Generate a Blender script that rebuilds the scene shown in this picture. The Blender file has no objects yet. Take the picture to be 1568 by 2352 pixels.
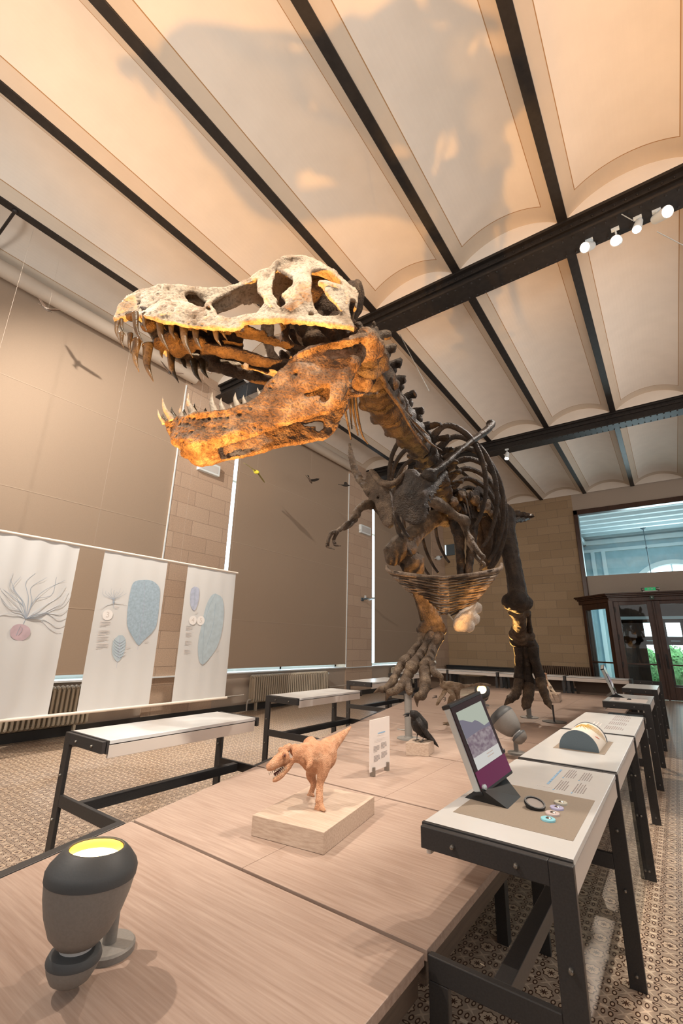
import bpy, bmesh, math, random
import numpy as np
from mathutils import Vector, Matrix
from mathutils.geometry import delaunay_2d_cdt
random.seed(7); RNG=np.random.RandomState(5)
C=bpy.context.scene.collection
SC=bpy.context.scene
PI=math.pi
# ------------------------------------------------------------------ camera (solved from the room's own lines)
CAMH=1.555; FPX=1017.136
YAW,PITCH,ROLL=-0.630813706,0.288837938,0.02246277
_d=np.array([math.sin(YAW)*math.cos(PITCH),math.cos(YAW)*math.cos(PITCH),math.sin(PITCH)])
_r=np.array([math.cos(YAW),-math.sin(YAW),0.0]); _u=np.cross(_r,_d)
_r,_u=math.cos(ROLL)*_r+math.sin(ROLL)*_u,-math.sin(ROLL)*_r+math.cos(ROLL)*_u
CAMP=np.array([0,0,CAMH])
cam=bpy.data.cameras.new('camera'); cam.sensor_fit='HORIZONTAL'; cam.sensor_width=36; cam.lens=36*FPX/1568
cam.clip_start=.02; cam.clip_end=200
co=bpy.data.objects.new('camera',cam); C.objects.link(co)
co.matrix_world=Matrix([[_r[0],_u[0],-_d[0],0],[_r[1],_u[1],-_d[1],0],[_r[2],_u[2],-_d[2],CAMH],[0,0,0,1]])
SC.camera=co
def ray(px,py): return ((px-784)/FPX)*_r-((py-1176)/FPX)*_u+_d
def at(px,py,y=None,x=None,z=None):
    """the point of the room seen at that pixel, at depth y (or on the plane x or height z)"""
    v=ray(px,py)
    t=y/v[1] if y is not None else (x/v[0] if x is not None else (z-CAMH)/v[2])
    return CAMP+v*t
def dep(p): return float((np.asarray(p)-CAMP)@_d)
def px2m(p,r): return r*dep(p)/FPX
# ------------------------------------------------------------------ materials
def mat(name):
    m=bpy.data.materials.new(name); m.use_nodes=True
    n=m.node_tree.nodes; b=n['Principled BSDF']; return m,n,m.node_tree.links,b
def ramp(n,stops):
    r=n.new('ShaderNodeValToRGB'); e=r.color_ramp.elements
    while len(e)<len(stops): e.new(.5)
    for i,(p,c) in enumerate(stops): e[i].position=p; e[i].color=(*c,1)
    return r
def coords(n,l,scale=(1,1,1),kind='Object',rot=(0,0,0)):
    t=n.new('ShaderNodeTexCoord'); mp=n.new('ShaderNodeMapping'); mp.inputs['Scale'].default_value=scale; mp.inputs['Rotation'].default_value=rot
    l.new(t.outputs[kind],mp.inputs[0]); return mp.outputs[0]
def simple(name,col,rough=.5,metal=0,noise=0,bump=0,nscale=30,emit=0,ecol=None,spec=None):
    m,n,l,b=mat(name); b.inputs['Base Color'].default_value=(*col,1); b.inputs['Roughness'].default_value=rough; b.inputs['Metallic'].default_value=metal
    if spec is not None: b.inputs['Specular IOR Level'].default_value=spec
    if noise or bump:
        v=coords(n,l); t=n.new('ShaderNodeTexNoise'); t.inputs['Scale'].default_value=nscale; t.inputs['Detail'].default_value=6; l.new(v,t.inputs[0])
        if noise:
            r=ramp(n,[(.3,tuple(c*(1-noise) for c in col)),(.7,tuple(min(1,c*(1+noise)) for c in col))]); l.new(t.outputs[0],r.inputs[0]); l.new(r.outputs[0],b.inputs['Base Color'])
        if bump:
            bp=n.new('ShaderNodeBump'); bp.inputs['Strength'].default_value=bump; bp.inputs['Distance'].default_value=.01; l.new(t.outputs[0],bp.inputs['Height']); l.new(bp.outputs[0],b.inputs['Normal'])
    if emit: b.inputs['Emission Color'].default_value=(*(ecol or col),1); b.inputs['Emission Strength'].default_value=emit
    return m
def wood(name,dark,light,axis=1,sc=1.0,rough=.45):
    m,n,l,b=mat(name); s=[44*sc]*3; s[axis]=1.8*sc
    v=coords(n,l,tuple(s)); t=n.new('ShaderNodeTexNoise'); t.inputs['Scale'].default_value=1.6; t.inputs['Detail'].default_value=9; t.inputs['Roughness'].default_value=.62; l.new(v,t.inputs[0])
    v2=coords(n,l,(1.3,1.3,1.3)); t2=n.new('ShaderNodeTexNoise'); t2.inputs['Scale'].default_value=1.5; l.new(v2,t2.inputs[0])
    a=n.new('ShaderNodeMath'); a.operation='MULTIPLY_ADD'; l.new(t2.outputs[0],a.inputs[0]); a.inputs[1].default_value=.35; l.new(t.outputs[0],a.inputs[2])
    r=ramp(n,[(.5,dark),(.85,light)]); l.new(a.outputs[0],r.inputs[0]); l.new(r.outputs[0],b.inputs['Base Color']); b.inputs['Roughness'].default_value=rough
    bp=n.new('ShaderNodeBump'); bp.inputs['Strength'].default_value=.12; bp.inputs['Distance'].default_value=.004; l.new(t.outputs[0],bp.inputs['Height']); l.new(bp.outputs[0],b.inputs['Normal'])
    return m
def glass(name,tint=(.9,.97,1),alpha=.12,rough=.02):
    m,n,l,b=mat(name); o=n['Material Output']; tr=n.new('ShaderNodeBsdfTransparent'); tr.inputs[0].default_value=(*tint,1)
    gl=n.new('ShaderNodeBsdfGlossy'); gl.inputs['Roughness'].default_value=rough; mx=n.new('ShaderNodeMixShader')
    fr=n.new('ShaderNodeFresnel'); fr.inputs[0].default_value=1.45; ad=n.new('ShaderNodeMath'); ad.operation='ADD'; ad.inputs[1].default_value=alpha; l.new(fr.outputs[0],ad.inputs[0]); ge=n.new('ShaderNodeNewGeometry'); inv=n.new('ShaderNodeMath'); inv.operation='SUBTRACT'; inv.inputs[0].default_value=1; l.new(ge.outputs['Backfacing'],inv.inputs[1]); mm=n.new('ShaderNodeMath'); mm.operation='MULTIPLY'; l.new(ad.outputs[0],mm.inputs[0]); l.new(inv.outputs[0],mm.inputs[1])
    l.new(mm.outputs[0],mx.inputs[0]); l.new(tr.outputs[0],mx.inputs[1]); l.new(gl.outputs[0],mx.inputs[2]); l.new(mx.outputs[0],o.inputs[0]); return m
def bone(name,cols,nsc=9,bump=.5,rough=.75,pit=.6):
    m,n,l,b=mat(name); v=coords(n,l)
    t=n.new('ShaderNodeTexNoise'); t.inputs['Scale'].default_value=nsc; t.inputs['Detail'].default_value=8; t.inputs['Roughness'].default_value=.6; l.new(v,t.inputs[0])
    r=ramp(n,[(.3,cols[0]),(.5,cols[1]),(.72,cols[2])]); l.new(t.outputs[0],r.inputs[0])
    vo=n.new('ShaderNodeTexVoronoi'); vo.inputs['Scale'].default_value=nsc*4.2; l.new(v,vo.inputs[0])
    f=n.new('ShaderNodeTexNoise'); f.inputs['Scale'].default_value=nsc*9; f.inputs['Detail'].default_value=5; l.new(v,f.inputs[0])
    rp=ramp(n,[(.05,(0,0,0)),(.22,(1,1,1))]); l.new(vo.outputs['Distance'],rp.inputs[0])
    fr=ramp(n,[(.33,(1-pit,)*3),(.5,(1,1,1))]); l.new(f.outputs[0],fr.inputs[0])
    mu=n.new('ShaderNodeMix'); mu.data_type='RGBA'; mu.blend_type='MULTIPLY'; mu.inputs[0].default_value=.8; l.new(r.outputs[0],mu.inputs[6]); l.new(fr.outputs[0],mu.inputs[7]); l.new(mu.outputs[2],b.inputs['Base Color'])
    s=n.new('ShaderNodeMath'); s.operation='MULTIPLY_ADD'; l.new(rp.outputs[0],s.inputs[0]); s.inputs[1].default_value=.35; l.new(f.outputs[0],s.inputs[2])
    s2=n.new('ShaderNodeMath'); s2.operation='ADD'; l.new(s.outputs[0],s2.inputs[0]); l.new(t.outputs[0],s2.inputs[1])
    bp=n.new('ShaderNodeBump'); bp.inputs['Strength'].default_value=bump; bp.inputs['Distance'].default_value=.02; l.new(s2.outputs[0],bp.inputs['Height']); l.new(bp.outputs[0],b.inputs['Normal'])
    b.inputs['Roughness'].default_value=rough; b.inputs['Specular IOR Level'].default_value=.3; return m
def emis(name,col,st):
    m,n,l,b=mat(name); b.inputs['Base Color'].default_value=(0,0,0,1); b.inputs['Emission Color'].default_value=(*col,1); b.inputs['Emission Strength'].default_value=st; return m
# ------------------------------------------------------------------ mesh builder
class MB:
    def __init__(s): s.v=[]; s.f=[]
    def add(s,vs,fs):
        o=len(s.v); s.v+=[tuple(map(float,p)) for p in vs]; s.f+=[tuple(i+o for i in f) for f in fs]; return s
    def box(s,x0,x1,y0,y1,z0,z1):
        return s.add([(x,y,z) for x in (x0,x1) for y in (y0,y1) for z in (z0,z1)],[(0,1,3,2),(4,6,7,5),(0,4,5,1),(2,3,7,6),(0,2,6,4),(1,5,7,3)])
    def obox(s,c,ax,h):
        c=np.asarray(c,float); A=[np.asarray(a,float)/np.linalg.norm(a)*k for a,k in zip(ax,h)]
        return s.add([c+i*A[0]+j*A[1]+k*A[2] for i in (-1,1) for j in (-1,1) for k in (-1,1)],[(0,1,3,2),(4,6,7,5),(0,4,5,1),(2,3,7,6),(0,2,6,4),(1,5,7,3)])
    def beam(s,a,b,w,h,up=(0,0,1)):
        a=np.asarray(a,float); b=np.asarray(b,float); d=b-a; L=np.linalg.norm(d); d/=L; sd=np.cross(d,up); sd/=np.linalg.norm(sd); u=np.cross(sd,d)
        return s.obox((a+b)/2,(d,sd,u),(L/2,w/2,h/2))
    def tube(s,path,rad,n=10,caps=True,flat=None,up=None):
        P=[np.asarray(p,float) for p in path]; k=len(P)
        if not hasattr(rad,'__len__'): rad=[rad]*k
        T=[P[min(i+1,k-1)]-P[max(i-1,0)] for i in range(k)]; T=[t/(np.linalg.norm(t)+1e-9) for t in T]
        u=np.array(up if up is not None else ((0,0,1) if abs(T[0][2])<.9 else (1,0,0)),float); vs=[];fs=[]
        for i in range(k):
            a=np.cross(T[i],u); a/=np.linalg.norm(a)+1e-9; b=np.cross(a,T[i])
            if up is None: u=b
            ra=rad[i]; rb=ra if flat is None else ra*(flat[i] if hasattr(flat,'__len__') else flat)
            for j in range(n):
                t=2*PI*j/n; vs.append(P[i]+a*math.cos(t)*ra+b*math.sin(t)*rb)
        for i in range(k-1):
            for j in range(n): fs.append((i*n+j,i*n+(j+1)%n,(i+1)*n+(j+1)%n,(i+1)*n+j))
        if caps: fs.append(tuple(range(n-1,-1,-1))); fs.append(tuple((k-1)*n+j for j in range(n)))
        return s.add(vs,fs)
    def lathe(s,prof,o=(0,0,0),ax=(0,0,1),n=28,caps=True):
        ax=np.asarray(ax,float); ax/=np.linalg.norm(ax); o=np.asarray(o,float)
        return s.tube([o+ax*h for r,h in prof],[max(r,1e-4) for r,h in prof],n,caps,up=(0,0,1) if abs(ax[2])<.9 else (1,0,0)) if len(set(h for r,h in prof))==len(prof) else s._lathe(prof,o,ax,n,caps)
    def _lathe(s,prof,o,ax,n,caps):
        u=np.array((1.,0,0)) if abs(ax[0])<.9 else np.array((0,1.,0)); a=np.cross(ax,u); a/=np.linalg.norm(a); b=np.cross(ax,a); vs=[];fs=[]
        for r,h in prof:
            for j in range(n): t=2*PI*j/n; vs.append(o+ax*h+(a*math.cos(t)+b*math.sin(t))*max(r,1e-4))
        for i in range(len(prof)-1):
            for j in range(n): fs.append((i*n+j,i*n+(j+1)%n,(i+1)*n+(j+1)%n,(i+1)*n+j))
        if caps: fs.append(tuple(range(n-1,-1,-1))); fs.append(tuple((len(prof)-1)*n+j for j in range(n)))
        return s.add(vs,fs)
    def prism(s,poly,ext):
        P=[np.asarray(p,float) for p in poly]; e=np.asarray(ext,float); k=len(P)
        return s.add(P+[p+e for p in P],[tuple(range(k)),tuple(range(2*k-1,k-1,-1))]+[(i,i+k,(i+1)%k+k,(i+1)%k) for i in range(k)])
    def ell(s,c,r,ax=None,n=14,m=9):
        c=np.asarray(c,float); A=np.eye(3) if ax is None else np.array([np.asarray(a,float)/np.linalg.norm(a) for a in ax]); vs=[];fs=[]
        for i in range(m+1):
            p=PI*i/m
            for j in range(n):
                t=2*PI*j/n; q=np.array([math.sin(p)*math.cos(t)*r[0],math.sin(p)*math.sin(t)*r[1],math.cos(p)*r[2]]); vs.append(c+q@A)
        for i in range(m):
            for j in range(n): fs.append((i*n+j,(i+1)*n+j,(i+1)*n+(j+1)%n,i*n+(j+1)%n))
        return s.add(vs,fs)
    def build(s,name,m,parent=None,smooth=False,bev=0,kind=None,recalc=True):
        me=bpy.data.meshes.new(name); o=bpy.data.objects.new(name,me); C.objects.link(o)
        off=np.zeros(3)
        if parent is not None: off=org(parent)
        me.from_pydata([tuple(np.asarray(p)-off) for p in s.v],[],s.f); me.update()
        if recalc:
            b=bmesh.new(); b.from_mesh(me); bmesh.ops.recalc_face_normals(b,faces=b.faces); b.to_mesh(me); b.free()
        if m is not None: me.materials.append(m)
        if smooth:
            for p in me.polygons: p.use_smooth=True
        if bev:
            bm=o.modifiers.new('bevel','BEVEL'); bm.width=bev; bm.segments=2; bm.limit_method='ANGLE'
        if smooth=='auto':
            me.polygons.foreach_set('use_smooth',[True]*len(me.polygons)); me.set_sharp_from_angle(angle=.6)
        if parent is not None: o.parent=parent
        elif name.split('.')[0].startswith(('wall','floor','ceiling','window','door','baseboard','trim')) or kind=='structure': o['kind']='structure'
        if kind: o['kind']=kind
        return o
def org(o):
    p=np.zeros(3)
    while o is not None: p=p+np.array(o.location); o=o.parent
    return p
def thing(name,label,cat,loc=(0,0,0),group=None):
    o=bpy.data.objects.new(name,None); C.objects.link(o); o.location=tuple(map(float,loc)); o.empty_display_size=.1; return tag(o,label,cat,group)
def tag(o,label,cat,group=None):
    o['label']=label; o['category']=cat
    if group: o['group']=group
    return o
def lab(o,label): o['label']=label; return o
def dup(root,loc=None,rotz=0,label=None,group=None):
    r=root.copy(); C.objects.link(r)
    if loc is not None: r.location=tuple(map(float,loc))
    r.rotation_euler=(0,0,rotz)
    if label: r['label']=label
    if group: r['group']=group
    for ch in list(root.children):
        c=ch.copy(); C.objects.link(c); c.parent=r
        for g in list(ch.children):
            d=g.copy(); C.objects.link(d); d.parent=c
    return r
def spline(pts,n=6):
    """Catmull-Rom through points (any dimension)"""
    P=[np.asarray(p,float) for p in pts]; P=[2*P[0]-P[1]]+P+[2*P[-1]-P[-2]]; out=[]
    for i in range(1,len(P)-2):
        for k in range(n):
            t=k/n; a,b,c,d=P[i-1],P[i],P[i+1],P[i+2]
            out.append(.5*((2*b)+(c-a)*t+(2*a-5*b+4*c-d)*t*t+(3*b-a-3*c+d)*t**3))
    out.append(P[-2]); return out
M={}
M['steel']=simple('dark_painted_steel',(.042,.039,.038),.42,.3,noise=.12,nscale=160,bump=.05)
M['beam']=simple('dark_iron',(.022,.018,.016),.5,.2,noise=.25,nscale=14,bump=.15)
M['white']=simple('white_laminate',(.62,.62,.61),.25,0,noise=.03,nscale=6)
M['beige']=simple('beige_panel',(.44,.36,.29),.6,noise=.04,nscale=60)
M['shade']=None
M['wood']=wood('pale_oak',(.28,.19,.145),(.39,.288,.23),axis=0)
M['woodp']=wood('pale_oak_block',(.38,.27,.20),(.54,.42,.33),axis=0,sc=1.3)
M['bolt']=simple('bolt_metal',(.30,.28,.25),.3,.9)
M['plaster']=simple('vault_plaster',(.75,.68,.60),.9,noise=.03,nscale=3)
M['band']=simple('vault_band_paint',(.60,.51,.41),.9,noise=.03,nscale=3)
M['line']=simple('vault_line_paint',(.36,.20,.08),.9)
M['dwood']=wood('dark_stained_wood',(.035,.014,.008),(.085,.035,.018),axis=2,rough=.35)
M['cyanwall']=simple('hall_wall_plaster',(.42,.55,.60),.9,noise=.08,nscale=3)
M['hallwhite']=simple('hall_white_paint',(.74,.80,.82),.8)
M['glass']=glass('window_glass',(.86,.95,.98),.05)
M['clear']=glass('clear_acrylic',(.95,.97,.96),.03)
M['brownp']=simple('brown_panel',(.14,.09,.06),.7)
M['dark_oak']=wood('dark_brown_timber',(.045,.03,.022),(.09,.06,.042),axis=1)
M['sky']=emis('daylight',(.62,.86,1.0),4.2)
M['black']=simple('black_plastic',(.012,.012,.013),.4)
M['gray']=simple('gray_cast_aluminium',(.24,.225,.205),.55,.2,noise=.06,nscale=120,bump=.06)
M['grayd']=simple('dark_gray_cast_ring',(.075,.078,.080),.55,.2,bump=.05,nscale=140)
M['lens']=emis('warm_lamp_glow',(1,.74,.36),9)
M['reflector']=simple('gold_reflector',(.85,.48,.13),.3,.9,emit=.12,ecol=(1,.5,.06))
M['rad']=simple('radiator_cream_paint',(.50,.43,.33),.45)
M['pipe']=simple('painted_pipe',(.58,.54,.48),.4)
M['shadefab']=simple('roller_shade_fabric',(.35,.262,.19),.9,noise=.035,nscale=90,bump=.05)
M['tubew']=simple('shade_roller_tube',(.52,.44,.36),.6)
M['seam']=simple('shade_weld_seam',(.40,.305,.225),.9)
M['thread']=simple('thin_thread',(.40,.34,.28),.8)
M['linen']=simple('banner_cloth',(.66,.665,.66),.85)
M['rail']=simple('cream_rail',(.78,.70,.62),.5)
M['blueink']=simple('blue_gray_print',(.36,.42,.50),.85)
M['leafb']=simple('pale_blue_leaf_print',(.36,.47,.56),.85,noise=.12,nscale=26)
M['leafl']=simple('light_blue_leaf_print',(.46,.56,.62),.85,noise=.08,nscale=10)
M['leafd']=simple('lavender_leaf_print',(.45,.50,.63),.85,noise=.12,nscale=14)
M['pink']=simple('mauve_flower_print',(.52,.40,.44),.85,noise=.12,nscale=8)
M['faint']=simple('faint_gray_print',(.66,.61,.58),.85)
M['ink']=simple('gray_text_print',(.30,.27,.26),.8)
M['inkblue']=simple('blue_text_print',(.25,.42,.60),.8)
M['taupe']=simple('taupe_mat',(.26,.21,.16),.7,noise=.05,nscale=150)
M['purple']=simple('glossy_screen_glass',(.022,.004,.005),.10,spec=.25)
M['magenta']=simple('magenta_reflection_paint',(.15,.002,.075),.12,spec=.3)
M['alu']=simple('brushed_aluminium',(.55,.60,.61),.35,.6)
M['slate']=simple('slate_gray_side',(.085,.115,.135),.55,noise=.1,nscale=200)
M['cream']=simple('cream_curved_panel',(.80,.72,.62),.45)
def _stone(nm='stone_block_wall',c1=(.44,.315,.195),c2=(.37,.26,.155),mo=(.27,.20,.14)):
    m,n,l,b=mat(nm); tc=n.new('ShaderNodeTexCoord'); sp=n.new('ShaderNodeSeparateXYZ'); l.new(tc.outputs['Object'],sp.inputs[0])
    a=n.new('ShaderNodeMath'); a.operation='ADD'; l.new(sp.outputs[0],a.inputs[0]); l.new(sp.outputs[1],a.inputs[1])
    cb=n.new('ShaderNodeCombineXYZ'); l.new(a.outputs[0],cb.inputs[0]); l.new(sp.outputs[2],cb.inputs[1])
    br=n.new('ShaderNodeTexBrick'); br.inputs['Scale'].default_value=1; br.inputs['Brick Width'].default_value=.86; br.inputs['Row Height'].default_value=.345; br.inputs['Mortar Size'].default_value=.008
    br.inputs['Color1'].default_value=(*c1,1); br.inputs['Color2'].default_value=(*c2,1); br.inputs['Mortar'].default_value=(*mo,1); br.inputs['Mortar Smooth'].default_value=.4
    l.new(cb.outputs[0],br.inputs[0])
    t=n.new('ShaderNodeTexNoise'); t.inputs['Scale'].default_value=40; t.inputs['Detail'].default_value=6; l.new(tc.outputs['Object'],t.inputs[0])
    r=ramp(n,[(.3,(.86,.86,.86)),(.7,(1.08,1.06,1.04))]); l.new(t.outputs[0],r.inputs[0])
    mu=n.new('ShaderNodeMix'); mu.data_type='RGBA'; mu.blend_type='MULTIPLY'; mu.inputs[0].default_value=1; l.new(br.outputs[0],mu.inputs[6]); l.new(r.outputs[0],mu.inputs[7]); l.new(mu.outputs[2],b.inputs['Base Color']); b.inputs['Roughness'].default_value=.85
    bp=n.new('ShaderNodeBump'); bp.inputs['Strength'].default_value=.4; bp.inputs['Distance'].default_value=.01; bp.invert=True; l.new(br.outputs[1],bp.inputs['Height']); l.new(bp.outputs[0],b.inputs['Normal'])
    return m
M['stone']=_stone(); M['stonep']=_stone('pinkish_lit_stone_pier',(.56,.42,.315),(.49,.355,.26),(.38,.28,.21))  # lighter pinkish copy: daylight glow on the piers put into the colour
def _floor():
    """patterned encaustic tiles: stars in petal rings, chain links, cross flowers"""
    m,n,l,b=mat('patterned_floor_tile'); tc=n.new('ShaderNodeTexCoord'); sp=n.new('ShaderNodeSeparateXYZ'); l.new(tc.outputs['Object'],sp.inputs[0])
    def mth(op,a,bb=None,c=None):
        q=n.new('ShaderNodeMath'); q.operation=op
        for i,x in enumerate((a,bb,c)):
            if x is None: continue
            if isinstance(x,(int,float)): q.inputs[i].default_value=x
            else: l.new(x,q.inputs[i])
        return q.outputs[0]
    P=.159
    def cell(o,ph): 
        s=mth('MULTIPLY_ADD',o,1/P,ph); return mth('SUBTRACT',s,mth('ROUND',s))
    x=cell(sp.outputs[0],.27/P); y=cell(sp.outputs[1],-3.046/P)
    ax=mth('ABSOLUTE',x); ay=mth('ABSOLUTE',y); bx=mth('SUBTRACT',.5,ax); by=mth('SUBTRACT',.5,ay)
    def length(p,q): return mth('SQRT',mth('ADD',mth('MULTIPLY',p,p),mth('MULTIPLY',q,q)))
    def less(v,t): return mth('LESS_THAN',v,t)
    r=length(x,y); th=mth('ARCTAN2',y,x); c8=mth('COSINE',mth('MULTIPLY',th,8))
    star=less(r,mth('MULTIPLY_ADD',c8,.038,.088)); rr=mth('SUBTRACT',r,mth('MULTIPLY',c8,.022))
    ringl=less(rr,.215); ringd=less(rr,.255)
    def ellr(cx,cy,rx,ry): return length(mth('MULTIPLY',mth('SUBTRACT',ax,cx),1/rx),mth('MULTIPLY',mth('SUBTRACT',ay,cy),1/ry))
    links=[ellr(.27,.5,.125,.06),ellr(.5,.27,.06,.125),ellr(.31,.27,.07,.12)]
    e=mth('MINIMUM',mth('MINIMUM',links[0],links[1]),links[2]); ed=less(e,1.0); el=less(e,.52)
    rect=mth('MULTIPLY',less(bx,.11),less(by,.06))
    # cross flowers at the edge midpoints
    f1=length(bx,ay); f2=length(ax,by); X1=mth('MULTIPLY',mth('ABSOLUTE',mth('SUBTRACT',bx,ay)),1); X2=mth('ABSOLUTE',mth('SUBTRACT',ax,by))
    fl=mth('MAXIMUM',mth('MULTIPLY',less(X1,mth('MULTIPLY_ADD',f1,-.22,.06)),less(f1,.24)),mth('MULTIPLY',less(X2,mth('MULTIPLY_ADD',f2,-.22,.06)),less(f2,.24)))
    def mix(f,a,bcol):
        q=n.new('ShaderNodeMix'); q.data_type='RGBA'; l.new(f,q.inputs[0])
        if isinstance(a,tuple): q.inputs[6].default_value=(*a,1)
        else: l.new(a,q.inputs[6])
        q.inputs[7].default_value=(*bcol,1); return q.outputs[2]
    DK=(.09,.045,.028); LT=(.66,.51,.37)
    c=mix(fl,(.44,.335,.25),(.66,.52,.39)); c=mix(rect,c,(.74,.60,.45)); c=mix(ed,c,DK); c=mix(el,c,(.60,.46,.33)); c=mix(ringd,c,DK); c=mix(ringl,c,LT); c=mix(star,c,DK)
    # fade the pattern's grout lines on tile borders
    l.new(c,b.inputs['Base Color']); b.inputs['Roughness'].default_value=.3
    t=n.new('ShaderNodeTexNoise'); t.inputs['Scale'].default_value=7; l.new(tc.outputs['Object'],t.inputs[0]); q=n.new('ShaderNodeMapRange'); q.inputs[3].default_value=.22; q.inputs[4].default_value=.42; l.new(t.outputs[0],q.inputs[0]); l.new(q.outputs[0],b.inputs['Roughness'])
    return m
M['floor']=_floor()
M['boneskull']=bone('pale_fossil_bone',[(.22,.135,.075),(.48,.365,.255),(.63,.51,.38)],nsc=7,bump=.6,pit=.5)
M['bonejaw']=bone('brown_fossil_bone',[(.065,.033,.016),(.175,.10,.054),(.36,.25,.165)],nsc=9,bump=.75,pit=.7)
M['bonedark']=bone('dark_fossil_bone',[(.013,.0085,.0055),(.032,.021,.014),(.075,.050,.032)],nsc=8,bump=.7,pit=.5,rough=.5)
M['boneshade']=bone('shadowed_brown_bone',[(.025,.013,.007),(.065,.036,.018),(.14,.085,.045)],nsc=9,bump=.7,pit=.5)  # dark tone stands for the shade inside the open skull
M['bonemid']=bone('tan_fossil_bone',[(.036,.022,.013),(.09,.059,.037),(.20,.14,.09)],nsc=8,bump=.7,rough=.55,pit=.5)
M['bonetan']=bone('highlight_tan_bone',[(.07,.045,.028),(.20,.14,.095),(.38,.29,.205)],nsc=14,bump=.6,rough=.5,pit=.4)  # lighter tone paints the bright highlights on the belly ribs
M['bonepale']=bone('pale_plaster_bone',[(.40,.32,.25),(.58,.49,.40),(.68,.6,.5)],nsc=8,bump=.5,pit=.3)
M['tooth']=bone('glossy_tooth',[(.04,.026,.013),(.095,.064,.034),(.20,.145,.085)],nsc=7,bump=.25,rough=.28,pit=.4)
M['toothpale']=bone('pale_tooth',[(.22,.15,.09),(.40,.31,.22),(.56,.47,.36)],nsc=7,bump=.3,rough=.4,pit=.4)
H=CAMH
# ------------------------------------------------------------------ floor
MB().box(-9,7,-3.5,20.1,-.12,0).build('floor',M['floor'])
# ------------------------------------------------------------------ vaulted ceiling between dark iron beams
ZB=6.2+H; BX=[4.62,2.94,1.26,-.42,-2.10,-3.78,-5.46,-7.14,-8.82]; BAYS=[(-.55,6.08),(6.42,12.98),(13.36,19.95)]
def vault(x0,x1,y0,y1,idx):
    r=.30; w=x1-x0; N=28; cx=(x0+x1)/2; R=(w*w/4+r*r)/(2*r); a0=math.asin(w/2/R)
    zc=ZB+.02+r-R
    def P(t,y): a=-a0+2*a0*t; return (cx+R*math.sin(a),y,zc+R*math.cos(a))
    bt=.115; lt=.007; be=.30; le=.012
    us=sorted(set([i/N for i in range(N+1)]+[bt,bt+lt,1-bt,1-bt-lt])); vs=[y0,y0+be,y0+be+le,y1-be-le,y1-be,y1]
    parts={'band':MB(),'line':MB(),'plaster':MB()}
    for i in range(len(us)-1):
        um=(us[i]+us[i+1])/2
        for j in range(5):
            inu=bt+lt<um<1-bt-lt; onu=(bt<um<bt+lt) or (1-bt-lt<um<1-bt); outu=um<bt or um>1-bt
            if outu or j in (0,4): k='band'
            elif onu or j in (1,3): k='line'
            else: k='plaster'
            q=parts[k]; q.add([P(us[i],vs[j]),P(us[i+1],vs[j]),P(us[i+1],vs[j+1]),P(us[i],vs[j+1])],[(0,1,2,3)])
    lun=MB()
    for y in (y0,y1):
        lun.add([P(i/N,y) for i in range(N+1)],[tuple(range(N+1))])
    for nm,k in (('ceiling_band','band'),('ceiling_line','line'),('ceiling_panel','plaster')): parts[k].build(nm,M[k],kind='structure',smooth=True,recalc=False)
    lun.build('ceiling_lunette',M['plaster'],kind='structure',recalc=False)
for bi,(y0,y1) in enumerate(BAYS):
    for i in range(len(BX)-1):
        x1=BX[i]-.07; x0=BX[i+1]+.07
        if i==len(BX)-2: x0=-8.45
        vault(x0,x1,y0,y1,i)
MB().box(-9,7,-3,20.4,ZB+.6,ZB+.7).build('ceiling_slab',M['plaster'],kind='structure')
for x in BX[:-1]:
    for y0,y1 in BAYS:
        MB().box(x-.07,x+.07,y0-.1,y1+.1,ZB,ZB+.05).box(x-.012,x+.012,y0-.1,y1+.1,ZB+.05,ZB+.6).build('ceiling_beam',M['beam'],kind='structure',bev=.006)
def girder(y,rivets=True):
    m=MB().box(-8.45,7,y-.05,y+.05,ZB-.33,ZB+.6).box(-8.45,7,y-.20,y+.20,ZB-.36,ZB-.325).box(-8.45,7,y-.16,y+.16,ZB-.03,ZB+.02)
    m.box(-8.45,7,y-.075,y+.075,ZB-.325,ZB-.20).box(-8.45,7,y-.09,y+.09,ZB-.12,ZB-.03)
    if rivets:
        for k in range(110):
            x=-8.3+k*.14
            for yy,zz in ((y-.095,ZB-.075),(y-.08,ZB-.265)): m.ell((x,yy,zz),(.018,.014,.018),n=6,m=4)
            for yy in (y-.15,y+.15): m.ell((x,yy,ZB-.362),(.018,.018,.012),n=6,m=4)
    m.build('ceiling_girder',M['beam'],kind='structure')
girder(6.24); girder(13.17,True); girder(-.72,False)
# tie rod between the last beam and the wall, upper left
MB().tube([(-7.14,1.2,ZB-.01),(-8.4,1.2,ZB-.06)],.022,8).ell((-7.14,1.2,ZB-.01),(.04,.04,.03)).build('ceiling_tie_rod',M['beam'],kind='structure')
# ------------------------------------------------------------------ left wall: stone piers, window bays with roller shades, plain dado
XW=-8.4; SILL=.86
piers=[(-3,-.5),(5.2,6.84),(11.9,13.44),(18.6,20.2)]
for y0,y1 in piers: MB().box(XW-.5,XW,y0,y1,0,ZB+.1).build('wall_left_pier',M['stonep'],kind='structure')
dado=MB()
for y0,y1 in ((-.5,5.2),(6.84,11.9),(13.44,18.6)): dado.box(XW-.5,XW-.02,y0,y1,0,SILL-.03)
dado.build('wall_left_dado',M['beige'],kind='structure')
sl=MB()
for y0,y1 in ((-.5,5.2),(6.84,11.9),(13.44,18.6)): sl.box(XW-.5,XW+.03,y0,y1,SILL-.03,SILL)
sl.build('window_sill',M['white'],kind='structure')
hd=MB()
for y0,y1 in ((-.5,5.2),(6.84,11.9),(13.44,18.6)): hd.box(XW-.5,XW-.1,y0,y1,7.2,ZB+.1).box(XW-.1,XW-.06,y0,y1,7.44,ZB+.1)
hd.build('wall_left_head',M['stone'],kind='structure')
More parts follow.
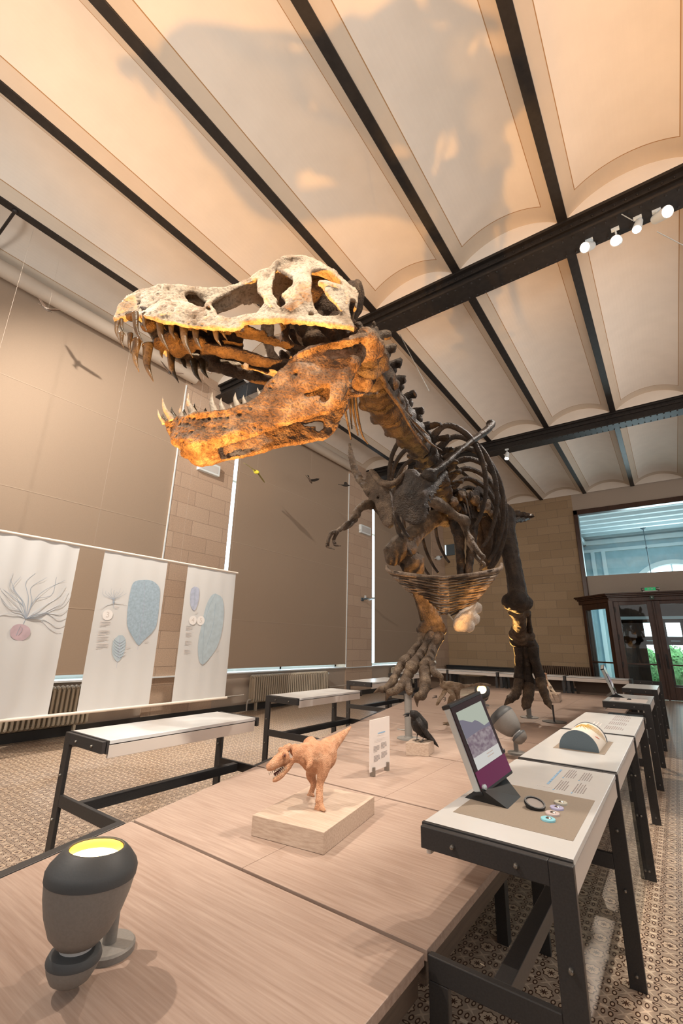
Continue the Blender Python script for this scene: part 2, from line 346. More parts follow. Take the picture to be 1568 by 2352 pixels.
MB().box(XW-.02,XW+.03,-1.5,18.6,.0,.14).build('baseboard_left',simple('black_plinth',(.03,.028,.026),.5),kind='structure')
for k,(y0,y1) in enumerate(((-.5,5.2),(6.84,11.9),(13.44,18.6))):
    MB().box(XW-.46,XW-.45,y0,y1,SILL,7.2).build('window_%d'%(k+1),M['sky'],kind='structure')
    fr=MB()
    for yy in (y0+.03,(y0+y1)/2,y1-.03): fr.box(XW-.44,XW-.38,yy-.03,yy+.03,SILL,ZB-.1)
    for zz in (SILL+.03,3.2,5.6): fr.box(XW-.44,XW-.38,y0,y1,zz-.03,zz+.03)
    fr.build('window_frame_%d'%(k+1),M['hallwhite'],kind='structure')
shl=['wide beige roller shade filling the tall window behind the hanging plant banners','tall beige roller shade over the middle window above the radiator','beige roller shade on the far window beside the back wall corner']
for k,(y0,y1,g) in enumerate(((-.35,5.2,0),(6.98,11.91,0),(13.66,18.61,0))):
    t=thing('roller_shade',shl[k],'roller shade',(XW,y0,SILL),'roller shades on the left wall')
    fb=MB().box(XW-.035,XW-.025,y0,y1,SILL+.105,7.5)
    fb.build('shade_fabric',M['shadefab'],t)
    MB().box(XW-.05,XW-.005,y0,y1,SILL+.085,SILL+.115).build('bottom_bar',M['shadefab'],t)
    q=MB()
    for zz in (2.05,3.9,5.75): q.box(XW-.0249,XW-.022,y0,y1,zz-.008,zz+.008)
    q.build('weld_seam',M['seam'],t)
    MB().tube([(XW+.145,y0-.1,7.49),(XW+.145,y1+.14,7.49)],.135,20).build('roller_tube',M['tubew'],t,smooth='auto')
    q=MB()
    for yy in (y0-.1,y1+.14): q.box(XW+.0,XW+.16,yy-.012,yy+.012,7.4,7.66)
    q.build('bracket',M['beam'],t)
# white edge strips on the pier sides and little hooks on the dado rail
for k,(yy,ya,yb) in enumerate(((5.21,5.2,6.84),(11.91,11.9,13.44))):
    MB().box(XW-.01,XW+.012,yy-.012,yy+.012,SILL,7.3).build('trim_%d'%(k+1),M['hallwhite'])
    MB().box(XW-.01,XW+.05,ya,yb,SILL-.03,SILL-.005).build('trim_%d'%(k+4),M['hallwhite'])
# white box frame on the pier (upper), behind the jaw
for k,(y0,y1,z0,z1,lb) in enumerate(((5.75,6.35,5.35,5.62,'white rectangular light box high on the stone pier behind the lower jaw'),(12.55,13.2,5.3,5.6,'white rectangular light box high on the second stone pier'))):
    t=thing('wall_light',lb,'wall light',(XW,y0,z0),'white light boxes on the piers')
    MB().box(XW,XW+.10,y0,y1,z0,z1).build('housing',M['hallwhite'],t,bev=.01)
    MB().box(XW+.1,XW+.105,y0+.06,y1-.06,z0+.05,z1-.05).build('diffuser',M['white'],t)
MB().box(4.6,4.9,-3.5,20,0,1.0).build('wall_block_right',M['beige'])  # unseen low wall added to keep grazing light from under the tables
MB().box(-9,4.9,-3.7,-3.5,0,1.7).build('wall_block_front',M['beige'])  # added behind the camera, half height, also to block low light
# ------------------------------------------------------------------ back wall with the tall door opening
YB=20.0; DX0,DX1,DTOP=-2.62,3.6,5.53+H
MB().box(-9,DX0-.0,YB,YB+.5,0,ZB+.5).build('wall_back',M['stone'])
MB().box(DX0,7,YB,YB+.5,DTOP,ZB+.5).box(DX1,7,YB,YB+.5,0,DTOP).build('wall_back_lintel',M['beige'],kind='structure')
MB().box(DX0+.1,DX1,YB+.12,YB+.3,1.9+H,2.80+H).build('wall_back_spandrel',M['beige'],kind='structure')
f=MB().box(DX0,DX0+.16,YB-.06,YB+.25,0,DTOP).box(DX0,DX1,YB-.06,YB+.25,DTOP-.2,DTOP)
f.build('door_frame_1',M['dwood'],kind='structure',bev=.015)
MB().box(DX0+.16,DX1,YB+.18,YB+.19,2.80+H,DTOP-.2).build('window_4',M['clear'])
MB().box(-8.4,DX0-.1,YB-.03,YB,0,.16).build('baseboard_back',M['beam'])
# vestibule of dark stained wood: angled side with glass, two glazed doors
def leaf(name,a,b,z0,z1,stile,rails,top,sub=True):
    """glazed leaf between plan points a and b; rails = list of (z0,z1) of solid wood"""
    a=np.array([*a,0.]); b=np.array([*b,0.]); d=b-a; L=np.linalg.norm(d); d/=L; nrm=np.array([d[1],-d[0],0.]); m=MB()
    def slab(s0,s1,zz0,zz1,th=.06,off=0): m.obox(a+d*(s0+s1)/2+nrm*off+np.array([0,0,(zz0+zz1)/2]),(d,nrm,(0,0,1)),((s1-s0)/2,th/2,(zz1-zz0)/2))
    slab(0,stile,z0,z1); slab(L-stile,L,z0,z1)
    for r0,r1 in rails: slab(stile,L-stile,r0,r1,.055)
    slab(.02,.035,z0,z1,.08); slab(L-.035,L-.02,z0,z1,.08)
    o=m.build(name,M['dwood'],kind='structure',bev=.008)
    g=MB(); g.obox(a+d*L/2+np.array([0,0,(z0+z1)/2]),(d,nrm,(0,0,1)),(L/2-stile*.9,.006,(z1-z0)/2-.02)); g.build('pane',M['glass'],o)
    return o
ZD=1.66+H
leaf('door_1',(-1.60,19.0),(-.42,19.0),.02,ZD,.17,[(.02,.43),(1.08,1.13),(ZD-.12,ZD)],0)
leaf('door_2',(-.38,19.0),(.80,19.0),.02,ZD,.17,[(.02,.43),(1.08,1.13),(ZD-.12,ZD)],0)
leaf('door_3',(-2.72,19.96),(-1.74,19.04),.02,ZD,.16,[(.02,.5),(1.08,1.13),(ZD-.22,ZD)],0)
leaf('door_4',(.94,19.0),(1.9,19.96),.02,ZD,.16,[(.02,.5),(1.08,1.13),(ZD-.22,ZD)],0)
m=MB()
for p in ((-1.67,19.0),(.87,19.0)): m.box(p[0]-.075,p[0]+.075,p[1]-.09,p[1]+.08,0,ZD+.06)
m.box(-.425,-.375,18.95,19.05,0,ZD)
pl=[(-2.86,20.0),(-1.72,18.93),(.92,18.93),(2.1,20.0)]
def offs(k): return [(-2.86-k,20.0),(-1.72-k*.5,18.93-k),(.92+k*.5,18.93-k),(2.1+k,20.0)]
for k,z0,z1 in ((.0,ZD,ZD+.14),(.05,ZD+.14,ZD+.2),(.11,ZD+.2,ZD+.25),(.15,ZD+.25,ZD+.3)):
    m.prism([(x,y,z0) for x,y in offs(k)],(0,0,z1-z0))
m.build('door_vestibule_cornice',M['dwood'],kind='structure',bev=.01)
for k,(x,nm) in enumerate(((-.52,'door_handle_1'),(-.28,'door_handle_2'))):
    MB().box(x-.03,x+.03,18.93,18.97,.98,1.45).tube([(x,18.93,1.3),(x,18.86,1.3),(x,18.86,1.05),(x,18.93,1.05)],.014,8).build(nm,M['beam'],kind='structure')
m=MB()
for z in (.98,1.9,2.85): m.box(-1.585,-1.545,18.95,18.985,z,z+.18)
m.build('door_hinge_1',M['beam'],kind='structure')
# ------------------------------------------------------------------ hall beyond the doors
MB().box(-3.4,5,20.5,30,-.12,0).build('floor_hall',simple('hall_floor_stone',(.30,.27,.25),.35))
w=MB(); zs=3.55+H
# far wall with an arched window opening (built as an outline with a hole)
cx,ar=.45,1.75
pts=[(-3.4,0),(-3.4,7.2+H-.3),(5,7.2+H-.3),(5,0),(cx+ar,0),(cx+ar,2.4+H)]
arc=[(cx+ar*math.cos(t),2.35+H+ar*math.sin(t)) for t in np.linspace(0,PI,25)]
# strips beside and above the arch
w.box(-3.4,cx-ar,27.0,27.3,0,8.4).box(cx+ar,5,27.0,27.3,0,8.4)
for (xa,za),(xb,zb) in zip(arc[:-1],arc[1:]):
    w.prism([(xa,27,za),(xb,27,zb),(xb,27,8.4),(xa,27,8.4)],(0,.3,0))
w.box(cx-ar,cx+ar,27.0,27.3,0,2.6).box(-3.4,-3.25,20.5,27.3,0,8.4).box(4.9,5.0,20.5,27.3,0,8.4)
w.build('wall_hall',M['cyanwall'],kind='structure')
t=MB()
for (xa,za),(xb,zb) in zip(arc[:-1],arc[1:]):
    s=1.13; t.prism([(xa,26.93,za),(xb,26.93,zb),(cx+(xb-cx)*s,26.93,2.35+H+(zb-2.35-H)*s),(cx+(xa-cx)*s,26.93,2.35+H+(za-2.35-H)*s)],(0,.1,0))
t.box(-3.25,4.9,26.9,27.0,5.0+H,5.15+H).box(-3.25,4.9,26.8,27.0,5.4+H,5.62+H).box(-3.25,-3.1,20.5,27,5.4+H,5.62+H)
for x in (-2.95,-2.45): t.box(x,x+.18,26.86,27.0,0,5.0+H)
t.box(cx-.03,cx+.03,27.05,27.12,2.6,2.35+H+ar)
t.build('trim_6',M['hallwhite'])
MB().box(cx-ar-.1,cx+ar+.1,27.28,27.29,2.6,2.4+H+ar).build('window_5',M['sky'])
c=MB().box(-3.4,5,20.5,27.3,5.95+H,6.05+H)
for y in np.arange(21.0,27.2,.85): c.box(-3.3,5,y,y+.22,5.74+H,5.96+H)
c.build('ceiling_hall',M['hallwhite'],kind='structure')
tp=thing('pendant_lamp','thin dark pendant rod with ceiling rose hanging in the hall beyond the glass','pendant lamp',(-.41,25.6,5.95+H))
MB().tube([(-.41,25.6,5.9+H),(-.41,25.6,3.4+H)],.018,8).ell((-.41,25.6,4.75+H),(.045,.045,.06)).build('rod',M['slate'],tp)
MB().lathe([(.02,0),(.12,.08),(.16,.2),(.08,.26)],(-.41,25.6,5.65+H)).build('ceiling_rose',M['slate'],tp,smooth='auto')
# second screen of glazed doors further in the hall, daylight and trees behind it
s=MB(); ys=22.4
vx=[-3.3,-1.35,-.93,-.62,-.20,.30,.72,1.2,1.6,2.6]
s.box(-1.95,3.2,ys,ys+.1,1.33+H,2.2+H)
s.box(-1.95,3.2,ys,ys+.1,1.08+H,1.22+H).box(-1.95,3.2,ys,ys+.1,.22+H,.55+H).box(-1.95,3.2,ys,ys+.1,0,.3)
for a,b in ((-1.95,-.93),(-.55,-.18),(.29,.62),(1.1,3.2)): s.box(a,b,ys,ys+.1,0,1.3+H)
s.build('door_screen',M['dwood'],kind='structure')
MB().box(-1.95,3.2,ys-.02,ys+.12,1.22+H,1.34+H).build('trim_7',M['hallwhite'])
MB().box(-.9,-.6,ys-.02,ys,.36+H,.40+H).box(-.1,.2,ys-.02,ys,.36+H,.40+H).build('door_plate',M['alu'],kind='structure')
MB().box(-1.1,1.2,ys+3.9,ys+3.91,0,4).build('window_6',emis('bright_outdoor_light',(.86,.96,.95),5),kind='structure')
rg=np.random.RandomState(3); gm=simple('sunlit_leaves',(.22,.46,.20),.8,noise=.5,nscale=9)
b=MB()
for k in range(10):
    cx0=-1.25+.26*k; hh=rg.uniform(.75,1.0); b.ell((cx0,ys+2.6,hh*.95),(.26,.22,hh*.93))
    for _ in range(120):
        p=rg.normal(size=3); p/=np.linalg.norm(p); p=np.array([cx0,ys+2.6,hh*.97])+p*np.array([.30,.28,hh])*rg.uniform(.9,1.06); p[2]=max(p[2],.06)
        u=rg.normal(size=3); v=rg.normal(size=3); u=u/np.linalg.norm(u)*.09; v=v/np.linalg.norm(v)*.09
        b.add([p,p+u,p+u+v,p+v],[(0,1,2,3)])
tag(b.build('hedge',gm,smooth=False,recalc=False),'sunlit green hedge seen through the far glass doors','hedge')
# ------------------------------------------------------------------ oak platform made of boards on dark steel trestles
PZ=.555; TZ=.925; JY=[.40,1.70,2.985,4.275,5.595,6.895,8.21,9.53,10.87,12.22]; XR=-.845; XS=-1.77; GAP=.011
def xl(y): return -2.68-.25*(y-1.70)
def oak(name,poly,lb):
    m=MB().prism([(x,y,PZ-.034) for x,y in poly],(0,0,.034)); o=m.build(name,M['wood'],bev=.002); return tag(o,lb,'platform board','oak boards of the display platform')
oak('platform_board',[(xl(.4),JY[0]),(XR,JY[0]),(XR,JY[1]-GAP),(xl(1.68),JY[1]-GAP)],'wide oak platform board in front, carrying the nearest gray spotlight')
rowl=['with the wooden plinth standing on it','with the white text panel and the raven block','behind the raven and the steel post','fourth back, around the middle gray spotlight','under the standing skeleton foot','with the lit spotlight facing us','beside the glass case','farthest, against the back row of tables']
for k in range(1,9):
    y0,y1=JY[k]+GAP,JY[k+1]-GAP
    oak('platform_board',[(xl(y0),y0),(XS-.0012,y0),(XS-.0012,y1),(xl(y1),y1)],'left oak platform board '+rowl[k-1])
    oak('platform_board',[(XS+.0012,y0),(XR,y0),(XR,y1),(XS+.0012,y1)],'right oak platform board '+rowl[k-1])
def trestle(side,x_leg,x_in,y,ledges,lb):
    """one dark steel support frame: outer leg, arm under the table end, low bar to the platform, inner post"""
    t=thing('table_trestle',lb,'table frame',(x_leg,y,0),'dark steel table frames'); s=side; th=.013
    xo=x_leg; xi=x_leg-s*.072
    L=MB().box(min(xo,xi),max(xo,xi),y-th,y+th,0,TZ-.003); L.build('leg',M['steel'],t,bev=.003)
    MB().box(min(x_leg-s*.507,xi),max(x_leg-s*.507,xi),y-th,y+th,TZ-.073,TZ-.003).build('arm',M['steel'],t,bev=.003)
    MB().box(min(x_in,xi),max(x_in,xi),y-th,y+th,.478,.547).build('cross_bar',M['steel'],t,bev=.003)
    MB().box(min(x_in,x_in+s*.07),max(x_in,x_in+s*.07),y-th,y+th,0,.478).build('inner_post',M['steel'],t,bev=.003)
    for dy in ledges: MB().box(min(x_leg-s*.46,x_leg-s*.10),max(x_leg-s*.46,x_leg-s*.10),min(y+dy*th,y+dy*.05),max(y+dy*th,y+dy*.05),TZ-.072,TZ-.0622).build('ledge',M['steel'],t)
    for (dx,z) in ((-.385,TZ-.042),(-.17,TZ-.042),(-.035,.66),(-.035,.40),(-.035,.06)):
        MB().lathe([(.0085,-.0),(.0085,.006),(.006,.011),(.0001,.013)],(x_leg+s*dx,y-th,z),(0,-1,0),10).build('bolt',M['bolt'],t,smooth='auto')
    return t
def stretcher(x,y0,y1,lb,g='long steel stretchers between table frames'):
    o=MB().box(x-.028,x+.028,y0+.014,y1-.03,.482,.545).build('stretcher',M['steel'],bev=.003); return tag(o,lb,'stretcher',g)
def tabletop(side,x0,y0,y1,lb,nm='display_table'):
    """white laminate top on a beige apron, dark end strips"""
    x1=x0+.505; t=thing(nm,lb,'table',((x0+x1)/2,y0,TZ-.12),'white display tables')
    MB().box(x0,x1,y0+.018,y1-.006,TZ-.022,TZ).build('white_top',M['white'],t,bev=.002)
    for a,b in ((x0+.003,x0+.021),(x1-.021,x1-.003)): MB().box(a,b,y0+.018,y1-.006,TZ-.105,TZ-.028).build('apron',M['beigeap'],t,bev=.002)
    MB().box(x0+.012,x1-.012,y0+.02,y1-.01,TZ-.062,TZ-.02).build('tray',M['beam'],t)
    MB().box(x0-.003,x1+.001,y0,y0+.016,TZ-.078,TZ+.001).build('end_strip',M['steel'],t,bev=.002)
    return t
M['beigeap']=simple('beige_apron_laminate',(.60,.53,.47),.45)
FY=[1.72,3.02,4.325,5.625,6.93,8.235,9.545,10.87,12.26]
tl=['nearest, below the large tablet','between large tablet and curved panel','third, beside the curved panel','at the far end of the text table','fourth back, carrying the small far tablet','behind the small tablet table','carrying the farthest right table','behind the farthest right table','last, beside the glazed doors']
for k,y in enumerate(FY):
    trestle(1,-.35,XR+.004,y,((1,),(1,-1),(1,-1),(-1,),(1,),(-1,),(1,),(-1,),())[k],'right side dark gray steel frame, '+tl[k])
tops=[]
tabs=[(0,'white table top with the large tablet and four colored discs'),(1,'white table top with the curved half drum panel'),(2,'white table top with printed text only, behind the curved panel'),(4,'white table top with the small far tablet on it'),(6,'farthest bare white table top on the right side, before the glazed doors')]
for k,lb in tabs: tops.append(tabletop(1,-.862,FY[k]+.016,FY[k+1]-.03,lb))
for k in range(8):
    if k in (0,1,2,3): stretcher(-.60,FY[k],FY[k+1],'dark steel stretcher under the right tables, '+['nearest one under the large tablet','under the curved panel','under the text table','in the open gap behind the text table'][k])
# speaker box hanging under the gap
sp=thing('speaker_box','gray speaker box with two round cones under the far tablet table','speaker box',(-.62,6.86,.70))
MB().box(-.80,-.44,6.80,6.91,.70,.80).build('body',M['slate'],sp,bev=.004)
for x in (-.73,-.60): MB().lathe([(.045,0),(.04,.006),(.012,-.002)],(x,6.80,.755),(0,-1,0),20).build('cone',M['black'],sp,smooth='auto')
# left benches, set back along the slanted platform edge
for k,(y0,y1,lb,fl) in enumerate(((1.66,3.0,'nearest left bench table in front of the plant banners','nearest left bench'),(4.255,5.62,'second left bench table in front of the cream radiator','second left bench'),(6.90,8.25,'third left bench table behind the raised skeleton foot','third left bench'),(9.5,10.8,'farthest left bench table near the far shade','farthest left bench'))):
    dx=-.645*k*1.0; xL=-3.547+dx
    trestle(-1,xL,xl(y0)-.03,y0,(1,),'dark gray steel frame at the near end of the '+fl)
    trestle(-1,xL,xl(y1)-.03,y1,(-1,),'dark gray steel frame at the far end of the '+fl)
    tabletop(-1,xL+.005,y0+.016,y1-.03,'white top of the '+lb,'display_bench')
    stretcher(xL+.30,y0,y1,'dark steel stretcher low under the '+fl,'stretchers of the left benches')
st=MB().beam((xl(.35)-.05,.35,.515),(xl(1.66)-.05,1.66,.515),.06,.07).build('stretcher',M['steel'],bev=.003); tag(st,'dark steel rail running along the left edge of the front oak board','stretcher')
st=MB().beam((xl(3.0)-.04,3.0,.515),(xl(4.25)-.04,4.25,.515),.05,.06).build('stretcher',M['steel'],bev=.003); tag(st,'dark steel rail joining the first and second left benches at the platform edge','stretcher')
st=MB().beam((xl(5.64)-.04,5.64,.515),(xl(6.9)-.04,6.9,.515),.05,.06).build('stretcher',M['steel'],bev=.003); tag(st,'dark steel rail joining the second and third left benches at the platform edge','stretcher')
# low structure under the right edge of the platform: brown cross members
for k in range(3):
    o=MB().box(-.93,-.86,JY[k]+(.09 if k==0 else .03),JY[k+1]-.03,.44,PZ-.034).build('platform_joist',M['dark_oak'] if 'dark_oak' in M else M['steel'],bev=.003); tag(o,['dark joist under the right edge of the front board','dark joist under the plinth board','dark joist under the text panel board'][k],'joist','dark joists under the platform')
# frames that carry the boards
fl=['front edge of the front board','joint behind the front board','joint behind the plinth','joint behind the raven','joint beyond the middle spotlight','joint under the standing foot','joint near the lit spotlight','joint near the glass case','joint before the back tables']
for k,y in enumerate(JY[:9]):
    yy=y+(.06 if k==0 else 0); t=thing('platform_trestle','dark steel trestle under the oak platform at the '+fl[k],'trestle',(-1.8,yy,0),'dark steel trestles under the platform'); xa=xl(y)+.12; xb=XR-.13
    MB().box(xa,xb,yy-.03,yy+.03,.45,PZ-.034).build('beam',M['steel'],t)
    for x in (xa+.03,-1.8,xb-.03): MB().box(x-.03,x+.03,yy-.03,yy+.03,0,.45).build('leg',M['steel'],t)
# acrylic sheets hanging between the frames
for k,(x,y0,y1,lb) in enumerate(((-.40,3.04,4.30,'clear acrylic sheet hanging between the right table legs, below the curved panel'),)):
    o=MB().box(x-.004,x+.004,y0,y1,.05,.80).build('acrylic_sheet',M['clear']); tag(o,lb,'acrylic sheet')
    o=MB().box(x-.022,x-.014,y0,y1,.05,.80).build('acrylic_sheet',M['clear']); tag(o,lb.replace('clear','inner clear'),'acrylic sheet')
# back row of tables across the far end
for k,(x0,x1,lb) in enumerate(((-6.6,-5.22,'leftmost white table of the back row, behind the raised foot'),(-5.18,-3.86,'white table of the back row behind the small feathered dinosaur'),(-3.80,-2.27,'white table of the back row behind the standing skeleton foot'),(-2.22,-.93,'rightmost white table of the back row, before the glazed doors'))):
    t=thing('back_table',lb,'table',((x0+x1)/2,12.3,0),'tables across the far end')
    MB().box(x0,x1,12.26,12.78,TZ-.02,TZ).build('white_top',M['white'],t,bev=.002)
    MB().box(x0,x1,12.262,12.775,TZ-.10,TZ-.027).build('apron',M['beigeap'],t,bev=.002)
    for xx in (x0+.03,x1-.03):
        MB().box(xx-.03,xx+.03,12.30,12.34,0,TZ-.1).build('leg',M['steel'],t)
        MB().box(xx-.03,xx+.03,12.72,12.76,0,TZ-.1).build('leg',M['steel'],t)
    MB().box(x1-.02,x1+.035,12.25,12.79,TZ-.10,TZ+.004).build('end_strip',M['steel'],t)
    MB().box(x0+.10,x1-.10,12.80,12.82,.05,TZ-.1).build('back_panel',M['brownp'] if 'brownp' in M else M['taupe'],t)
# ------------------------------------------------------------------ the mounted tyrannosaur skeleton
from mathutils import noise as MN
def inpoly(p,poly):
    x,y=p; r=False; j=len(poly)-1
    for i in range(len(poly)):
        xi,yi=poly[i]; xj,yj=poly[j]
        if (yi>y)!=(yj>y) and x<(xj-xi)*(y-yi)/(yj-yi)+xi: r=not r
        j=i
    return r
def dens(poly,st):
    out=[]
    for i in range(len(poly)):
        a=np.array(poly[i]);b=np.array(poly[(i+1)%len(poly)]); k=max(1,int(np.linalg.norm(b-a)/st))
        for j in range(k): out.append(tuple(a+(b-a)*j/k))
    return out
def triangulate(outer,holes,st):
    """flat outline with holes -> points, triangles (even grid inside)"""
    V=[];E=[]
    for lp in [outer]+holes:
        q=dens(lp,st); o=len(V); V+=q; E+=[(o+i,o+(i+1)%len(q)) for i in range(len(q))]
    xs=[p[0] for p in outer]; ys=[p[1] for p in outer]; row=0; y=min(ys)+st/2
    B=np.array(V)
    while y<max(ys):
        x=min(xs)+(st/2 if row%2 else 0)
        while x<max(xs):
            if inpoly((x,y),outer) and not any(inpoly((x,y),h) for h in holes) and np.min((B[:,0]-x)**2+(B[:,1]-y)**2)>(st*.5)**2: V.append((x,y))
            x+=st
        y+=st*.87; row+=1
    r=delaunay_2d_cdt([Vector(p) for p in V],E,[],0,1e-4); P=[tuple(p) for p in r[0]]; T=[]
    for f in r[2]:
        c=(sum(P[i][0] for i in f)/len(f),sum(P[i][1] for i in f)/len(f))
        if inpoly(c,outer) and not any(inpoly(c,h) for h in holes): T.append(tuple(f))
    return P,T
def shell(mb,P3,T,off):
    """closed plate: surface P3 (n,3), copy moved by off (n,3)"""
    n=len(P3); Q=P3+off; F=list(T)+[tuple(reversed([i+n for i in t])) for t in T]; ed={}
    for t in T:
        for a,b in zip(t,t[1:]+t[:1]): ed[(a,b)]=1
    for (a,b) in ed:
        if (b,a) not in ed: F.append((b,a,a+n,b+n))
    mb.add(list(P3)+list(Q),F)
def pits(o,pts,r,d):
    me=o.data; n=len(me.vertices); co=np.empty(n*3); me.vertices.foreach_get('co',co); co=co.reshape(-1,3); no=np.empty(n*3); me.vertex_normals.foreach_get('vector',no); no=no.reshape(-1,3); w=co+org(o.parent) if o.parent else co
    for p,k in pts:
        q=np.exp(-(((w-p)**2).sum(1))/(r*k)**2); co=co-no*(q*d*k)[:,None]
    me.vertices.foreach_set('co',co.ravel()); me.update()
def fuse(mb,name,m,parent,vox=.012,smooth=2,amp=.006,freq=9,seed=0,label=None):
    """melt overlapping closed pieces into one organic surface with a rough fossil skin"""
    o=mb.build(name,m,None,recalc=True,kind='thing')
    r=o.modifiers.new('melt','REMESH'); r.mode='VOXEL'; r.voxel_size=vox
    if smooth: s=o.modifiers.new('soft','SMOOTH'); s.factor=.5; s.iterations=smooth
    dg=bpy.context.evaluated_depsgraph_get(); me=bpy.data.meshes.new_from_object(o.evaluated_get(dg)); o.modifiers.clear(); old=o.data; o.data=me; bpy.data.meshes.remove(old); me.name=name
    n=len(me.vertices); co=np.empty(n*3); me.vertices.foreach_get('co',co); no=np.empty(n*3); me.vertex_normals.foreach_get('vector',no); co=co.reshape(-1,3); no=no.reshape(-1,3)
    if amp:
        d=np.array([MN.fractal(Vector(p)*freq+Vector((seed,0,0)),.9,2.1,4) for p in co]); co=co+no*(d*amp)[:,None]
    if parent is not None: co=co-org(parent); o.parent=parent
    me.vertices.foreach_set('co',co.ravel()); me.update()
    if not me.materials: me.materials.append(m)
    me.polygons.foreach_set('use_smooth',[True]*len(me.polygons))
    if 'kind' in o: del o['kind']
    if label: o['label']=label
    return o
# frame of the skull: F towards the snout, N away from the viewer's side, P0 on the near cheek
N_=ray(650,1462); N_[2]=0; N_/=np.linalg.norm(N_); F_=np.array([-N_[1],N_[0],0.]); P0=ray(600,740); P0=CAMP+P0/np.linalg.norm(P0)*2.85; MID=.30
def onoff(px,py,s):
    r=ray(px,py); t=((P0-CAMP)@N_+s)/(r@N_); return CAMP+r*t
def frame(p): q=p-P0; return q@F_,q[2],q@N_
def unframe(u,v,s): return P0+F_*u+N_*s+np.array([0,0,v])
TREX=thing('tyrannosaur_skeleton','huge mounted tyrannosaur skeleton with open jaws striding over the oak platform','skeleton',(-2.0,6.2,0))
class Side:
    """maps pixels of an outline onto the bulging near side of a bone and mirrors it to the far side"""
    def __init__(s,outer,hw,prof,relief):
        s.hw=hw; s.prof=prof; s.rel=relief
        uv=np.array([frame(onoff(x,y,.05))[:2] for x,y in outer]); us=np.linspace(uv[:,0].min(),uv[:,0].max(),60); s.us=us; tp=[];bt=[]
        for u in us:
            vs=[]
            for i in range(len(uv)):
                a=uv[i];b=uv[(i+1)%len(uv)]
                if (a[0]-u)*(b[0]-u)<=0 and abs(a[0]-b[0])>1e-9: vs.append(a[1]+(b[1]-a[1])*(u-a[0])/(b[0]-a[0]))
            tp.append(max(vs) if vs else 0); bt.append(min(vs) if vs else 0)
        s.tp=np.array(tp); s.bt=np.array(bt)
    def half(s,u,v,px=None):
        h=np.interp(u,*s.hw); a=np.interp(u,s.us,s.tp); b=np.interp(u,s.us,s.bt); t=min(1,max(0,(v-b)/max(a-b,.03))); return h*s.prof(u,t)
    def at(s,px,py,k=1.0):
        d=0.05
        for _ in range(7):
            u,v,_s=frame(onoff(px,py,d)); d=.4*d+.6*(MID-s.half(u,v)*k)
        e=0
        for line,rad,amp in s.rel:
            q=np.array((px,py),float); m=1e9
            for a,b in zip(line[:-1],line[1:]) if len(line)>1 else [(line[0],line[0])]:
                a=np.array(a,float);b=np.array(b,float); L=(b-a)@(b-a); t=0 if L==0 else min(1,max(0,((q-a)@(b-a))/L)); m=min(m,np.linalg.norm(q-a-(b-a)*t))
            e+=amp*math.exp(-(m/rad)**2)
        return onoff(px,py,d-e)
def mirror(p): 
    p=np.asarray(p); s=(p-P0)@N_; return p+np.multiply.outer(2*(MID-s),N_) if p.ndim>1 else p+N_*2*(MID-s)
SK_OUT=[(261,733),(268.7,709),(274.4,696.5),(291.7,685),(309,675.5),(331.8,667),(353,655.4),(362.4,651),(393,653),(419.8,650.6),(431,653.5),(466,659),(494.5,659),(515.5,656.4),(534,652),(553,644),(572,634.6),(599,619),(620,610.7),(626,603),(637,592.5),(652.6,584),(675.5,582),(693,584),(712,588.7),(735,598),(758,610.7),(781,631),(800.5,650),(815.8,659.5),(823.4,671),(818,686),(803,684),(801.4,705.4),(806,732),(817.7,757),(791,752.3),(762,746.6),(724,740.8),(695,741.8),(666.5,739),(634,740.8),(620,742.7),(581.8,740),(568.4,741.8),(551,751.4),(530,757),(503,751.4),(476.5,751.4),(447.8,748.5),(419,745.6),(400,740),(381.6,738.6),(358.6,731),(331.8,724.3),(303,723.3),(280,727),(265,738.6)]
SK_H=[[(420.8,676.4),(431,669),(448,671),(458,681),(472,692),(469,705),(455,703),(440,697),(429,688)],
[(476,697),(483,706),(488,715),(478,712),(471,707)],
[(484,694),(499.5,683),(526,671),(538,660.5),(558.8,653),(578,643.5),(592,638),(591.3,652),(591.3,667),(601,675),(609,694),(599,703.5),(588,718),(572,717),(553,722.6),(524,728.4),(499,719.8),(488,703)],
[(634,615.5),(653,623),(672,634.6),(672,648),(661,663),(644.5,675),(652,682.5),(657,699.7),(643.6,704.5),(636,694),(638,687),(626.4,675),(623.5,661),(627,640)],
[(716,617),(727.8,615.5),(754,618),(766,626),(781,641),(787,652),(770,648),(745,643),(731.6,644),(733,648),(741,656),(752.7,675),(769.9,694),(782,713),(775.7,724.6),(743,724.6),(731.6,717),(722,705.4),(716.3,684),(714.5,650),(715,634)],
[(684,682.5),(697,669),(711,637),(706,657),(694,676)],
[(706.7,717),(716,715),(722,723),(712,724)],[(592,719),(600,709),(606,708),(600,716)],
[(276,703),(285,693),(300,685),(308,681.5),(303,690),(290,698),(280,706)]]
def prof_sk(u,t):
    a=math.sqrt(max(.02,1-(max(0,t-.2)/.85)**2)); b=1-.38*max(0,t-.45)/.55; k=min(1,max(0,(u+.15)/.35)); r=a*k+b*(1-k)
    return r
SK=Side(SK_OUT,([-.75,-.5,-.3,-.1,.1,.3,.5,.62,.7,.76,.81],[.34,.38,.35,.30,.25,.225,.205,.19,.16,.11,.03]),prof_sk,
 [([(280,727),(331,724),(381,738),(448,748),(545,752)],7,.016),([(560,736),(640,729),(740,741),(812,748)],9,.035),([(700,618),(690,660),(668,705)],16,.025),([(450,688)],26,-.03),([(640,590),(690,590),(712,600)],8,.03),([(600,630),(606,670),(620,700)],10,.02),([(735,646),(770,653),(798,664)],6,.03),([(748,668),(785,712)],6,.03),([(375,700)],30,.02),([(332,700)],22,.015)])
